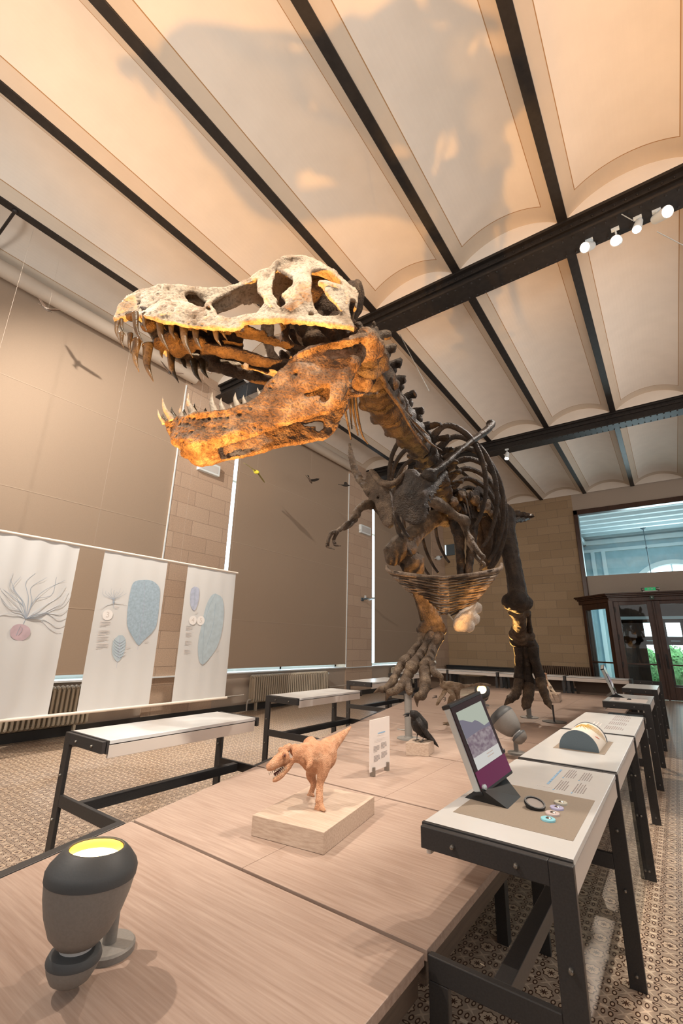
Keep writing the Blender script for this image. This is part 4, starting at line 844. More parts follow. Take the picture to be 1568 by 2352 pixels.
# steel posts that carry the feet
for x,y,z,lb in ((-2.56,4.87,1.02,'gray steel post holding up the raised foot of the skeleton, beside the raven'),(-1.93,7.53,.70,'short steel post under the standing foot of the skeleton')):
    t=thing('support_post',lb,'post',(x,y,PZ)); MB().tube([(x,y,PZ+.012),(x,y,z)],.042 if z>.9 else .035,20).build('tube',M['gray'],t,smooth='auto'); MB().lathe([(.13,0),(.13,.01),(.05,.014),(.045,.03)],(x,y,PZ)).build('base_plate',M['gray'],t,smooth='auto')
    if z>.9: MB().tube([(x-.13,y-.02,PZ+.085),(x+.02,y,PZ+.085)],.008,8).build('locking_pin',M['bolt'],t)
t=thing('support_post','thin dark rod standing under the outer toe of the standing foot','post',(-1.55,7.35,PZ)); MB().tube([(-1.55,7.35,PZ+.01),(-1.55,7.35,.78)],.012,8).build('tube',M['steel'],t); MB().lathe([(.16,0),(.16,.008),(.02,.01)],(-1.55,7.35,PZ)).build('base_plate',M['steel'],t)
# wires from the girder down to the back and neck
for k,(a,b,lb) in enumerate((((918,768,6.3),(985,898,3.95),'thin suspension wire from the girder down to the skeleton back'),((1427,492,6.0),(1452,506,6.02),'short wire hanging loose beside the track lights'),((1508,532,6.3),(1600,580,6.6),'thin wire leading off to the right of the track lights'))):
    tag(MB().tube([A(*a),A(*b)],.006,6).build('suspension_wire',M['alu']),lb,'wire')
# ------------------------------------------------------------------ big gray floor spotlights
def lamp(base,hb,axis,label,k=1.0):
    base=np.array(base,float); hb=np.array(hb,float); ax=np.array(axis,float); ax/=np.linalg.norm(ax)
    t=thing('floor_spotlight',label,'spotlight',base,'gray floor spotlights on the platform')
    S=lambda pr:[(r*k,h*k) for r,h in pr]
    MB().lathe(S([(.050,.0),(.060,.004),(.086,.032),(.108,.080),(.122,.128),(.1295,.172)]),hb,ax,36).build('housing',M['gray'],t,smooth='auto')
    MB().lathe(S([(.1315,.172),(.1325,.192),(.127,.205),(.108,.228),(.092,.243),(.086,.247),(.081,.2475),(.080,.243),(.079,.215)]),hb,ax,36,caps=False).build('front_ring',M['grayd'],t,smooth='auto')
    MB().lathe(S([(.0785,.243),(.078,.232),(.074,.218),(.05,.212)]),hb,ax,32,caps=False).build('reflector',M['reflector'],t,smooth='auto')
    MB().lathe(S([(.074,.219),(.05,.224),(.02,.226),(.0001,.2265)]),hb,ax,32).build('lens',M['lens'],t,smooth='auto')
    MB().lathe(S([(.046,-.012),(.05,0.004)]),hb,ax,24).build('neck_ring',M['white'],t,smooth='auto')
    MB().lathe(S([(.050,-.010),(.070,-.016),(.076,-.030),(.075,-.038)]),hb,ax,30).build('gear_cap',M['grayd'],t,smooth='auto')
    MB().lathe(S([(.0745,-.037),(.069,-.055),(.055,-.080),(.035,-.093),(.01,-.096)]),hb,ax,30).build('gear_box',M['gray'],t,smooth='auto')
    top=hb+ax*.115*k; kn=np.array([base[0],base[1],top[2]+.0]); d=top-kn; d[2]=0; L=np.linalg.norm(d)
    MB().lathe([(.082*k,0),(.082*k,.018),(.076*k,.024),(.030*k,.026)],base,(0,0,1),30).build('base_plate',M['gray'],t,smooth='auto')
    MB().tube([base+[0,0,.024],[base[0],base[1],kn[2]-.01]],.022*k,16).tube([kn-[0,0,.055],kn+[0,0,.025]],.026*k,16).tube([kn+d/L*(-.03),kn+d*.55],.026*k,14).build('stem',M['gray'],t,smooth='auto')
    b=MB()
    for a in (0.4,2.5,4.6): b.lathe([(.007,0),(.007,.002)],base+np.array([math.cos(a)*.062*k,math.sin(a)*.062*k,.022]),(0,0,1),10)
    b.build('screw',M['black'],t)
    return t
lamp((-1.686,1.045,PZ),(-1.603,.888,.668),(.015,.06,1),'large gray spotlight on the front board pointing up at the skull, glowing yellow on top')
lamp((-1.415,4.93,PZ),(-1.365,4.80,.765),(-.66,.02,.66),'gray spotlight seen from the side, half hidden behind the large tablet')
lamp((-2.897,8.385,PZ),(-2.90,8.40,.715),(.16,-.82,.50),'lit spotlight facing us at the tail tip of the feathered dinosaur')
# ------------------------------------------------------------------ oak plinth with the orange tyrannosaur model
def block(name,p,q,r,z0,z1,lb,cat):
    p,q,r=(np.array([*a,0.]) for a in (p,q,r)); s=p+(r-q); o=MB().prism([a+[0,0,z0] for a in (p,q,r,s)],(0,0,z1-z0)).build(name,M['woodp'],bev=.002); return tag(o,lb,cat)
block('plinth',(-2.0,1.981),(-1.556,2.044),(-1.65,2.672),PZ+.001,.652,'flat pale oak plinth under the orange tyrannosaur model','plinth')
def od(x,y,Y,r): p=A(560+x*.29337,1520+y*.29337,Y); return np.append(p,px2m(p,r*.29337))
TM=thing('tyrannosaur_model','small orange tyrannosaur model with open mouth standing on the flat oak plinth','dinosaur model',(-1.85,2.34,.652))
M['orange']=bone('orange_clay',[(.52,.23,.115),(.66,.33,.18),(.72,.42,.26)],nsc=22,bump=.8,rough=.65,pit=.15); M['mouth']=simple('dark_red_mouth',(.10,.02,.015),.5)
b=MB()
def chain(pts,n=12,flat=None,k=5):
    Q=spline([od(*p) for p in pts],k); b.tube([q[:3] for q in Q],[max(.002,q[3]) for q in Q],n,flat=flat)
chain([(380,730,2.24,52),(440,720,2.27,72),(500,730,2.3,100),(560,745,2.36,118),(620,735,2.42,112),(670,660,2.5,70),(730,610,2.58,44),(790,555,2.65,24),(842,505,2.72,4)])
chain([(345,730,2.2,62),(300,755,2.17,62),(250,790,2.13,54),(205,820,2.1,42),(182,835,2.09,28)],flat=.8)
for (x,y,Y,r) in ((330,680,2.2,30),(290,690,2.17,22),(355,665,2.22,26),(400,690,2.26,44),(520,650,2.36,60)): q=od(x,y,Y,r); b.ell(q[:3],(q[3],)*3)
for (x,y,Y,r) in ((318,728,2.14,26),): q=od(x,y,Y,r); b.ell(q[:3],(q[3]*.8,q[3]*.5,q[3]))
chain([(372,770,2.22,30),(335,835,2.18,26),(290,890,2.14,22),(245,922,2.11,19),(225,925,2.1,14)])
chain([(610,730,2.38,82),(618,810,2.35,66),(612,880,2.33,44),(595,950,2.31,31),(590,1030,2.29,29),(592,1100,2.275,32)])
for x,y in ((548,1165),(585,1185),(638,1165)): chain([(592,1105,2.275,26),((592+x)/2,(1110+y)/2+12,2.268,22),(x,y,2.262,9)],8,k=3)
chain([(560,780,2.45,60),(525,880,2.45,42),(545,950,2.45,26),(535,1000,2.44,22),(520,1030,2.43,22)])
for x,y in ((490,1055),(512,1065),(548,1055)): chain([(522,1030,2.43,18),(x,y,2.42,8)],8,k=3)
chain([(505,735,2.26,42),(515,780,2.24,30),(510,812,2.22,20),(492,845,2.21,10)],8); chain([(455,770,2.28,22),(465,795,2.25,13),(455,800,2.24,7)],8)
fuse(b,'body',M['orange'],TM,.0055,1,.0022,34,3)
b=MB(); Q=[od(*p) for p in ((362,775,2.215,18),(315,830,2.17,20),(268,868,2.14,16),(235,885,2.12,10))]; b.tube([q[:3] for q in Q],[q[3] for q in Q],8); b.build('mouth_lining',M['mouth'],TM,smooth=True)
b=MB()
for k in range(9):
    f=k/8; x,y=195+f*110,868-f*48; p=od(x,y,2.095+f*.05,5); q=od(x+6,y+22-8*f,2.095+f*.05,1); b.tube([p[:3],q[:3]],[p[3],q[3]],5)
    x,y=232+f*100,915-f*80; p=od(x,y,2.10+f*.06,5); q=od(x-4,y-20,2.10+f*.06,1); b.tube([p[:3],q[:3]],[p[3],q[3]],5)
b.build('teeth',M['toothpale'],TM)
for (x,y,Y) in ((318,733,2.125),): q=od(x,y,Y,9); MB().ell(q[:3],(q[3],)*3).build('eye',M['mouth'],TM,smooth=True)
# ------------------------------------------------------------------ printed text as thin rows of ink
def textrows(par,P,dirv,rowv,length,nrow,pitch,h,m,seed=0,nm='printed_text',th=.0006,last=.6):
    rg=np.random.RandomState(seed); b=MB(); P=np.array(P,float); d=np.array(dirv,float); r=np.array(rowv,float); nn=np.cross(d,r); nn/=np.linalg.norm(nn)
    if nn@np.array([1.,.0,1.])<0: nn=-nn
    for i in range(nrow):
        x=0; L=length*(last if i==nrow-1 else rg.uniform(.86,1))
        while x<L:
            w=min(L-x,rg.uniform(.10,.28)*length)
            if w>.01*length: b.obox(P+d*(x+w*.46)+r*(i*pitch)+nn*th*.6,(d,r,nn),(w*.46,h/2,th/2))
            x+=w
    return b.build(nm,m,par)
# white text panel on two clips
t=thing('text_panel','upright frosted text panel on two small brass clips beside the raven block','sign',(-2.09,3.465,PZ))
M['frost']=glass('frosted_acrylic',(.95,.9,.86),.0,.2)
def _frost():
    m,n,l,b=mat('frosted_panel'); o=n['Material Output']; d=n.new('ShaderNodeBsdfTranslucent'); d.inputs[0].default_value=(.80,.72,.66,1); df=n.new('ShaderNodeBsdfDiffuse'); df.inputs[0].default_value=(.80,.74,.70,1); a=n.new('ShaderNodeMixShader'); a.inputs[0].default_value=.7; l.new(d.outputs[0],a.inputs[1]); l.new(df.outputs[0],a.inputs[2])
    tr=n.new('ShaderNodeBsdfTransparent'); mx=n.new('ShaderNodeMixShader'); mx.inputs[0].default_value=.86; l.new(tr.outputs[0],mx.inputs[1]); l.new(a.outputs[0],mx.inputs[2]); l.new(mx.outputs[0],o.inputs[0]); return m
M['frost']=_frost()
MB().box(-2.095,-2.087,3.315,3.625,PZ+.035,.965).build('panel',M['frost'],t)
for y,nm in ((3.36,0),(3.58,0)): MB().box(-2.110,-2.072,y-.012,y+.012,PZ,PZ+.065).build('clip',M['bolt'],t,bev=.002)
dY=(0,1,0); dZ=(0,0,-1)
textrows(t,(-2.086,3.43,.855),dY,dZ,.12,1,.012,.008,M['inkblue'],1,'heading_text',last=1); textrows(t,(-2.086,3.42,.84),dY,dZ,.16,1,.012,.005,M['faint'],2); textrows(t,(-2.086,3.38,.815),dY,dZ,.19,3,.010,.004,M['faint'],3)
for k,(y,z) in enumerate(((3.365,.765),(3.48,.775),(3.37,.695),(3.485,.705))): textrows(t,(-2.086,y,z),dY,dZ,.095,5,.0095,.004,M['ink'],10+k)
# raven on its block
block('display_block',(-2.22,4.159),(-2.03,4.255),(-2.075,4.475),PZ+.001,.665,'small pale oak block under the black raven','block')
RV=thing('stuffed_raven','black stuffed raven with open beak perched on the small oak block','stuffed bird',(-2.12,4.3,.665)); M['rav']=bone('black_feathers',[(.006,.005,.005),(.014,.011,.010),(.03,.024,.02)],nsc=22,bump=.5,rough=.45,pit=.3)
def rv(x,y,Y,r): p=A(840+x*.1148,1600+y*.1148,Y); return np.append(p,px2m(p,r*.1148))
b=MB()
def chain2(pts,n=12,flat=None,f=rv,k=5):
    Q=spline([f(*p) for p in pts],k); b.tube([q[:3] for q in Q],[max(.002,q[3]) for q in Q],n,flat=flat)
chain2([(890,345,4.22,62),(945,350,4.24,82),(1000,400,4.27,110),(1040,500,4.3,150),(1090,600,4.33,165),(1130,690,4.36,110),(1230,780,4.42,70),(1330,870,4.47,48),(1395,940,4.5,28),(1460,1020,4.53,6)],14)
chain2([(1030,440,4.22,70),(1110,560,4.22,85),(1190,700,4.27,70),(1290,840,4.36,40),(1400,885,4.42,8)],10,.5)
fuse(b,'body',M['rav'],RV,.005,1,.003,30,5)
for pts in ([(858,345,4.21,26),(800,350,4.18,20),(742,375,4.16,4)],[(850,375,4.21,22),(810,390,4.18,15),(762,412,4.165,4)]):
    Q=spline([rv(*p) for p in pts],4); MB().tube([q[:3] for q in Q],[q[3] for q in Q],8).build('beak',M['black'],RV,smooth=True)
q=rv(872,330,4.19,9); MB().ell(q[:3],(q[3],)*3).build('eye',M['black'],RV,smooth=True)
M['claw']=simple('dark_bird_leg',(.035,.03,.026),.5)
for pts,ft in (([(1030,745,4.30,10),(1018,850,4.25,8),(1010,868,4.24,9)],[(935,872),(985,885),(1065,860)]),([(1160,745,4.32,10),(1145,830,4.26,8),(1130,890,4.24,9)],[(1062,900),(1090,915),(1160,880)])):
    b=MB(); Q=[rv(*p) for p in pts]; b.tube([q[:3] for q in Q],[q[3] for q in Q],7)
    for x,y in ft: e=at(840+x*.1148,1600+y*.1148,z=.669); b.tube([Q[-1][:3],e],[.006,.003],6)
    b.build('leg',M['claw'],RV,smooth=True)
# ------------------------------------------------------------------ feathered dinosaur
FD=thing('feathered_dinosaur','brown feathered dinosaur model with curled neck standing below the raised skeleton foot','dinosaur model',(-2.55,6.05,PZ)); M['feath']=bone('brown_feathers',[(.10,.062,.036),(.23,.16,.10),(.38,.29,.21)],nsc=12,bump=.4,rough=.8,pit=.35)
def fd(x,y,Y,r): p=A(980+x*.12755,1520+y*.12755,Y); return np.append(p,px2m(p,r*.12755))
b=MB()
chain2([(265,370,6.0,30),(250,300,5.98,28),(215,245,5.97,26),(185,200,5.96,24),(175,175,5.96,20)],10,f=fd)
chain2([(255,380,6.0,52),(330,430,6.0,78),(420,440,6.02,88),(510,450,6.06,84),(600,440,6.1,56),(700,440,6.16,32),(830,420,6.24,22),(960,405,6.32,30),(1100,415,6.42,22),(1160,420,6.47,6)],12,f=fd)
chain2([(185,190,5.95,28),(215,210,5.93,34),(255,270,5.92,26),(275,340,5.92,14),(282,365,5.92,5)],8,.7,fd)
chain2([(175,180,5.96,26),(140,195,5.94,20),(100,205,5.92,12)],8,None,fd)
chain2([(320,520,5.95,50),(290,600,5.9,42),(230,680,5.86,44),(185,760,5.84,34),(160,790,5.83,8)],8,.5,fd)
chain2([(410,520,5.98,60),(470,600,5.94,52),(440,680,5.92,62),(430,760,5.92,70),(440,840,5.93,55),(440,900,5.95,30)],9,.6,fd)
chain2([(545,500,6.08,62),(550,600,6.08,46),(570,700,6.1,40),(610,790,6.12,28),(600,880,6.12,18),(520,1000,6.1,16)],9,None,fd)
chain2([(440,880,5.95,30),(400,1000,6.0,18),(400,1100,6.05,16)],8,None,fd)
fuse(b,'body',M['feath'],FD,.009,1,.006,22,9)
for q in ([(180,610),(120,615)],[(180,625),(100,640)],[(185,640),(95,655)],[(340,640),(300,645)],[(340,660),(290,680)],[(335,680),(320,720)]):
    a=fd(*q[0],5.84,8); c=fd(*q[1],5.83,3); MB().tube([a[:3],c[:3]],[a[3],c[3]],6).build('claw',M['claw'],FD,smooth=True)
for q in ([(410,1095),(285,1100)],[(410,1110),(290,1130)],[(415,1120),(360,1140)]):
    a=at(980+q[0][0]*.12755,1520+q[0][1]*.12755,z=PZ+.012); c=at(980+q[1][0]*.12755,1520+q[1][1]*.12755,z=PZ+.006); MB().tube([a,c],[.012,.004],6).build('toe',M['feath'],FD,smooth=True)
e=fd(180,180,5.92,5); MB().ell(e[:3],(e[3],)*3).build('eye',M['black'],FD,smooth=True)
# ------------------------------------------------------------------ orange bird with a cream skull, on a low block
block('display_block',(-2.55,9.92),(-1.98,10.0),(-2.02,10.45),PZ+.001,.70,'low oak block far back under the orange bird figure','block')
OB=thing('bird_figure','orange bird figure with a long cream skull and round head beside the standing foot','figure',(-2.25,10.15,.70)); M['cskull']=bone('cream_skull_paint',[(.55,.40,.26),(.78,.62,.46),(.85,.72,.56)],nsc=18,bump=.3,rough=.6,pit=.25)
def ob(x,y,Y,r): p=A(1210+x*.06378,1520+y*.06378,Y); return np.append(p,px2m(p,r*.06378))
b=MB(); chain2([(655,400,10.1,70),(655,480,10.1,52),(655,560,10.1,60),(640,640,10.1,105),(620,740,10.1,85),(650,860,10.1,70),(690,960,10.1,55),(715,1100,10.1,35)],10,None,ob); fuse(b,'body',M['orange'],OB,.012,1,.004,20,2)
b=MB(); chain2([(560,600,9.98,36),(680,630,9.97,40),(750,720,9.97,40),(800,830,9.96,72),(850,920,9.95,82),(930,1030,9.93,58),(1010,1130,9.9,48),(1080,1215,9.88,30)],10,.7,ob); chain2([(700,880,9.96,30),(760,980,9.95,34),(850,1150,9.92,30),(920,1310,9.9,22)],8,None,ob); fuse(b,'skull',M['cskull'],OB,.010,1,.003,20,3)
q=ob(852,920,9.72,46); MB().lathe([(q[3]*1.0,-.01),(q[3],.012),(q[3]*.55,.014),(q[3]*.5,0)],q[:3],(.3,-1,.2),16,caps=False).build('eye_ring',M['taupe'],OB); MB().ell(q[:3],(q[3]*.4,)*3).build('eye',M['black'],OB)
for x in (-2.33,-2.2): MB().tube([(x,10.12,.70),(x+.02,10.1,.86)],.014,8).build('leg',M['orange'],OB)
# ------------------------------------------------------------------ glass case
gc=thing('display_case','clear glass case standing on the platform behind the feathered dinosaur','display case',(-3.63,9.9,PZ)); x0,x1,y0,y1,z0,z1=-3.86,-3.40,9.62,10.15,PZ+.004,PZ+.40
for nm,bx in (('glass_panel',(x0,x1,y0,y0+.006)),('glass_panel',(x0,x1,y1-.006,y1)),('glass_panel',(x0,x0+.006,y0,y1)),('glass_panel',(x1-.006,x1,y0,y1))): MB().box(*bx,z0,z1).build(nm,M['clear'],gc)
MB().box(x0,x1,y0,y1,z1,z1+.006).build('lid',M['clear'],gc); MB().box(x0,x1,y0,y1,PZ+.0005,z0).build('base',M['beige'],gc)
st=thing('specimen_stand','thin wire stand with a small dark base inside the glass case','stand',(-3.6,9.9,z0)); MB().lathe([(.07,0),(.07,.008),(.01,.012)],(-3.6,9.9,z0+.001)).build('base',M['black'],st); MB().tube([(-3.6,9.9,z0+.01),(-3.6,9.9,z0+.16),(-3.66,9.9,z0+.24)],.005,6).build('wire',M['bolt'],st)
# ------------------------------------------------------------------ tablets on the tables
M['scr_sky']=emis('screen_pale_sky',(.62,.68,.56),.55); M['scr_hill']=emis('screen_gray_hill',(.25,.23,.30),.55); M['scr_band']=emis('screen_white_band',(.72,.70,.66),.7)
def _field():
    m,n,l,b=mat('screen_field'); t=n.new('ShaderNodeTexNoise'); t.inputs['Scale'].default_value=60; v=coords(n,l,(1,.6,1)); l.new(v,t.inputs[0]); r=ramp(n,[(.35,(.24,.16,.21)),(.65,(.48,.40,.42))]); l.new(t.outputs[0],r.inputs[0]); l.new(r.outputs[0],b.inputs['Emission Color']); b.inputs['Emission Strength'].default_value=.55; b.inputs['Base Color'].default_value=(0,0,0,1); return m
M['scr_field']=_field()
def tablet(ox,oy,label):
    """upright tablet leaning back on a folded stand, its screen towards the aisle (+x)"""
    t=thing('tablet',label,'tablet',(ox,oy,TZ),'tablets on the right tables'); o=np.array([ox,oy,TZ+.03]); w=.26; h=.36
    up=np.array([-.337,-.112,1.]); up/=np.linalg.norm(up); sd=np.array([.30,1.,-.04]); sd/=np.linalg.norm(sd); nn=np.cross(sd,up); nn/=np.linalg.norm(nn); sd=np.cross(up,nn)
    def pt(a,b_,c): return o+sd*a+up*b_+nn*c
    def slab(nm,m,a0,a1,b0,b1,c0,c1,bev=0): return MB().obox(pt((a0+a1)/2,(b0+b1)/2,(c0+c1)/2),(sd,up,nn),(abs(a1-a0)/2,abs(b1-b0)/2,abs(c1-c0)/2)).build(nm,m,t,bev=bev)
    slab('body',M['alu'],0,w,0.01,h-.01,-.038,-.002,.004); slab('face',M['purple'],0.002,w-.002,.004,h-.004,-.002,.003,.001)
    poly_=MB().prism([pt(.004,.006,.0031),pt(w-.004,.006,.0031),pt(w-.004,.084,.0031),pt(.004,.084,.0031)],nn*.0006); poly_.build('reflection_patch',M['magenta'],t); slab('end_cap',M['black'],-.002,w+.002,h-.012,h+.006,-.044,.004,.004); slab('end_cap',M['black'],-.002,w+.002,-.004,.012,-.044,.004,.004)  # magenta patch paints a reflection on the lower face
    a0,a1,b0,b1=.026,w-.024,.085,h-.036
    def poly(nm,m,pts,c): MB().prism([pt(a0+(a1-a0)*x,b0+(b1-b0)*y,c) for x,y in pts],nn*.0006).build(nm,m,t)
    poly('screen',M['scr_sky'],[(0,.45),(1,.45),(1,1),(0,1)],.0031); poly('screen_hill',M['scr_hill'],[(0,.52),(1,.52),(1,.60),(.78,.585),(.62,.70),(.52,.745),(.40,.73),(.12,.84),(0,.86)],.0038); poly('screen_field',M['scr_field'],[(0,.2),(1,.2),(1,.535),(.55,.555),(0,.53)],.0044); poly('screen_band',M['scr_band'],[(0,0),(1,0),(1,.2),(0,.2)],.0044)
    for k in range(2): textrows(t,pt(a0+(a1-a0)*.48,b0+(b1-b0)*(.15-.05*k),.0051),sd,-up,(a1-a0)*.42,1,.01,.004,M['faint'],k,'screen_text')
    MB().lathe([(.011,0),(.011,.012),(.004,.015)],pt(.02,.022,.004),nn,14).build('knob',M['alu'],t,smooth='auto'); MB().lathe([(.011,0),(.011,.012)],pt(w+.002,.09,-.01),sd,12).build('side_knob',M['black'],t,smooth='auto')
    z=TZ+.001; q=lambda x,y,zz:(ox+x,oy+y,zz)
    b=MB(); b.add([q(-.085,.02,z),q(-.085,.21,z),q(.015,.25,z+.065),q(-.01,.0,z+.055)],[(0,1,2,3)]); b.add([q(-.01,.0,z+.055),q(.015,.25,z+.065),q(.105,.19,z),q(.105,-.005,z)],[(0,1,2,3)]); b.add([q(-.085,.02,z-.0005),q(-.085,.21,z-.0005),q(.105,.19,z-.0005),q(.105,-.005,z-.0005)],[(0,1,2,3)]); b.add([q(-.085,.02,z),q(-.01,.0,z+.055),q(.105,-.005,z)],[(0,1,2)]); b.add([q(-.085,.21,z),q(.015,.25,z+.065),q(.105,.19,z)],[(0,1,2)]); b.build('stand',M['black'],t,bev=.002)
    return t
tablet(-.755,2.085,'large tablet with a landscape picture leaning on a black stand on the nearest table')
tb2=tablet(-.765,7.58,'small far tablet with a pale blue screen standing on the fourth table')
tb2.rotation_euler=(0,0,.30)
T1,T2,T3,T4=tops[0],tops[1],tops[2],tops[3]
MB().box(-.812,-.382,1.905,2.435,TZ+.0001,TZ+.0009).build('taupe_mat',M['taupe'],T1)
for k,(x,y,n) in enumerate(((-.562,2.75,7),(-.489,2.745,6),(-.558,2.50,8),(-.482,2.502,7))): 
    textrows(T1,(x-.045+.045,y,TZ+.0006),(0,1,0),(1,0,0),.185,5,.0105,.004,M['ink'],30+k); MB().box(x-.004,x+.002,y-.022,y-.006,TZ,TZ+.0009).build('text_mark',M['inkblue'],T1)
textrows(T1,(-.60,2.56,TZ+.0006),(0,1,0),(1,0,0),.34,1,.01,.010,M['inkblue'],40,'heading_text',last=1); MB().box(-.636,-.571,2.508,2.511,TZ,TZ+.0008).build('rule_line',M['faint'],T1)
for k,(x,y) in enumerate(((-.578,5.36),(-.578,5.13),(-.578,4.87),(-.578,4.57))): textrows(T3,(x,y,TZ+.0006),(0,1,0),(1,0,0),.185,9,.0155,.007,M['ink'],50+k)
textrows(T3,(-.69,4.70,TZ+.0006),(0,1,0),(1,0,0),.24,3,.03,.010,M['faint'],60,'heading_text'); 
MB().box(-.80,-.40,7.05,7.55,TZ+.0001,TZ+.0009).build('taupe_mat',M['faint'],T4); textrows(T4,(-.52,7.6,TZ+.0006),(0,1,0),(1,0,0),.2,8,.016,.006,M['ink'],61)
mg=thing('magnifier','black tilted ring magnifier lying on the taupe mat beside the four discs','magnifier',(-.563,2.165,TZ+.001)); ax_=np.array([.22,-.20,.95]); MB().lathe([(.034,-.006),(.040,-.006),(.041,.0),(.040,.007),(.034,.007),(.033,.0),(.034,-.006)],(-.565,2.165,TZ+.0165),ax_,30,caps=False).lathe([(.036,0),(.036,.004)],(-.565,2.165,TZ+.0015),(0,0,1),30).build('rim',M['black'],mg,smooth='auto'); MB().lathe([(.034,.0),(.034,.002)],(-.565,2.165,TZ+.0165),ax_,30).build('lens',simple('gray_lens',(.30,.27,.25),.1),mg)
tb=MB().lathe([(.026,0),(.026,.012),(.02,.016)],(-.60,7.36,TZ+.001)).build('magnifier',M['black'],smooth='auto'); tag(tb,'small black puck beside the far tablet','magnifier')
for k,(y,c,lb) in enumerate(((2.293,(.62,.60,.50),'pale cream disc with a metal stud, farthest of four on the mat'),(2.214,(.48,.47,.68),'lavender disc with a metal stud, second from the far end'),(2.132,(.60,.50,.48),'pale pink disc with a metal stud, second from the near end'),(2.055,(.30,.66,.76),'light blue disc with a metal stud, nearest of the four'))):
    t=thing('sample_disc',lb,'disc',(-.492,y,TZ+.001),'four colored discs on the taupe mat'); MB().lathe([(.026,0),(.026,.006),(.024,.0075)],(-.492,y,TZ+.001),n=26).build('plate',simple('disc_color',c,.3),t,smooth='auto'); MB().lathe([(.0105,.007),(.0105,.0085),(.006,.011),(.0005,.012)],(-.490,y,TZ+.001),n=16).build('stud',M['bolt'],t,smooth='auto')
# curved half drum panel on the second table
dr=thing('curved_panel','curved cream half drum panel with slate gray ends and a yellow feather print','curved panel',(-.605,3.7,TZ)); MB().box(-.755,-.458,3.462,3.965,TZ+.0002,TZ+.0012).build('taupe_base',M['taupe'],dr)
n=24; R=.112; ccx=-.606; cz=TZ+.0012; arc=[(ccx-R*math.cos(PI*k/n),cz+R*1.02*math.sin(PI*k/n)) for k in range(n+1)]
MB().prism([(x,3.505,z) for x,z in arc],(0,.415,0)).build('curved_face',M['cream'],dr,smooth='auto')
for y in (3.49,3.92): MB().prism([(ccx+(x-ccx)*1.03,y,cz+(z-cz)*1.03) for x,z in arc],(0,.014,0)).build('end_panel',M['slate'],dr)
def cyl(a,y,e=.0012): return (ccx-(R+e)*math.cos(a),y,cz+(R*1.02+e)*math.sin(a))
M['straw']=simple('yellow_feather_print',(.60,.40,.10),.7); M['redp']=simple('red_print',(.70,.20,.12),.7)
b=MB(); rg2=np.random.RandomState(4)
for k in range(16):
    y0=3.78+rg2.uniform(-.01,.01); a0=1.45; a1=1.45+rg2.uniform(-.25,.6); y1=y0-rg2.uniform(.02,.18)+.08*(k%3==0); Q=[cyl(a0+(a1-a0)*f,y0+(y1-y0)*f) for f in np.linspace(0,1,6)]; b.tube(Q,[.004,.0038,.003,.0025,.002,.001],4)
for k in range(5): 
    Q=[cyl(1.7+(.95+.12*k)*f,3.72+.03*k-.02*f+.05*f*f) for f in np.linspace(0,1,10)]; b.tube(Q,[.003-.0025*f for f in np.linspace(0,1,10)],4)
b.build('feather_print',M['straw'],dr)
b=MB()
for k in range(4): b.tube([cyl(2.45+.05*k,3.62+.012*k),cyl(2.52+.05*k,3.65+.01*k)],.0022,4)
b.build('red_mark',M['redp'],dr); 
# ------------------------------------------------------------------ hanging plant banners between two rails
BXp=-7.3
for z,lb in ((2.94,'long cream upper rail from which the three plant banners hang'),(.49,'long cream lower rail weighing down the three plant banners')):
    t=thing('banner_rail',lb,'rail',(BXp,4.1,z),'rails of the plant banners'); MB().tube([(BXp,1.2,z),(BXp,6.31,z)],.022,14).build('rod',M['rail'],t,smooth='auto')
    if z>2:
        for y in (1.5,3.3,4.9,6.1): MB().tube([(BXp,y,z),(BXp,y,7.78)],.0012,5).build('wire',M['thread'],t)
c4p=lambda x,y:(x*.3954,1200+y*.3954)
def bp(x,y,e=.004): return at(*c4p(x,y),x=BXp+e)
def banner(y0,y1,label,wav):
    t=thing('hanging_banner',label,'banner',(BXp,(y0+y1)/2,.5),'white plant banners by the left wall'); n=40; P=[];F=[]
    for j in range(2):
        for i in range(n+1):
            f=i/n; P.append((BXp+wav*math.sin(f*23+y0)*.5,y0+(y1-y0)*f,2.925 if j else .505))
    for i in range(n): F.append((i,i+1,n+2+i,n+1+i))
    shell_=MB(); Pa=np.array(P); Q=Pa+np.array([.0025,0,0]); m_=len(P); FF=[tuple(f) for f in F]+[tuple(reversed([a+m_ for a in f])) for f in F]+[(0,m_,m_+n+1,n+1),(n,2*n+1,m_+2*n+1,m_+n)]
    shell_.add(list(Pa)+list(Q),FF); shell_.build('cloth',M['linen'],t,smooth='auto'); return t
B1=banner(1.93,3.10,'leftmost white banner with a large gray anemone and mauve bulb',.012)
B2=banner(3.49,4.64,'middle white banner with a big blue leaf, striped leaf and number 3',.004)
B3=banner(5.08,6.26,'rightmost white banner with a long blue leaf and a small bud',.004)
def pr(par,nm,pts,m,e=.008):
    Q=[bp(x,y,e) for x,y in [(p[0],p[1]) for p in spline([np.array(p) for p in pts+[pts[0]]],4)[:-1]]]; MB().prism(Q,(.0012,0,0)).build(nm,m,par)
def strokes(par,nm,lines,w,m,e=.010):
    b=MB()
    for L in lines:
        Q=spline([np.array(p,float) for p in L],6); k=len(Q); b.tube([bp(x,y,e) for x,y in Q],[w*(1-.6*i/k) for i in range(k)],5,flat=.25)
    b.build(nm,m,par)
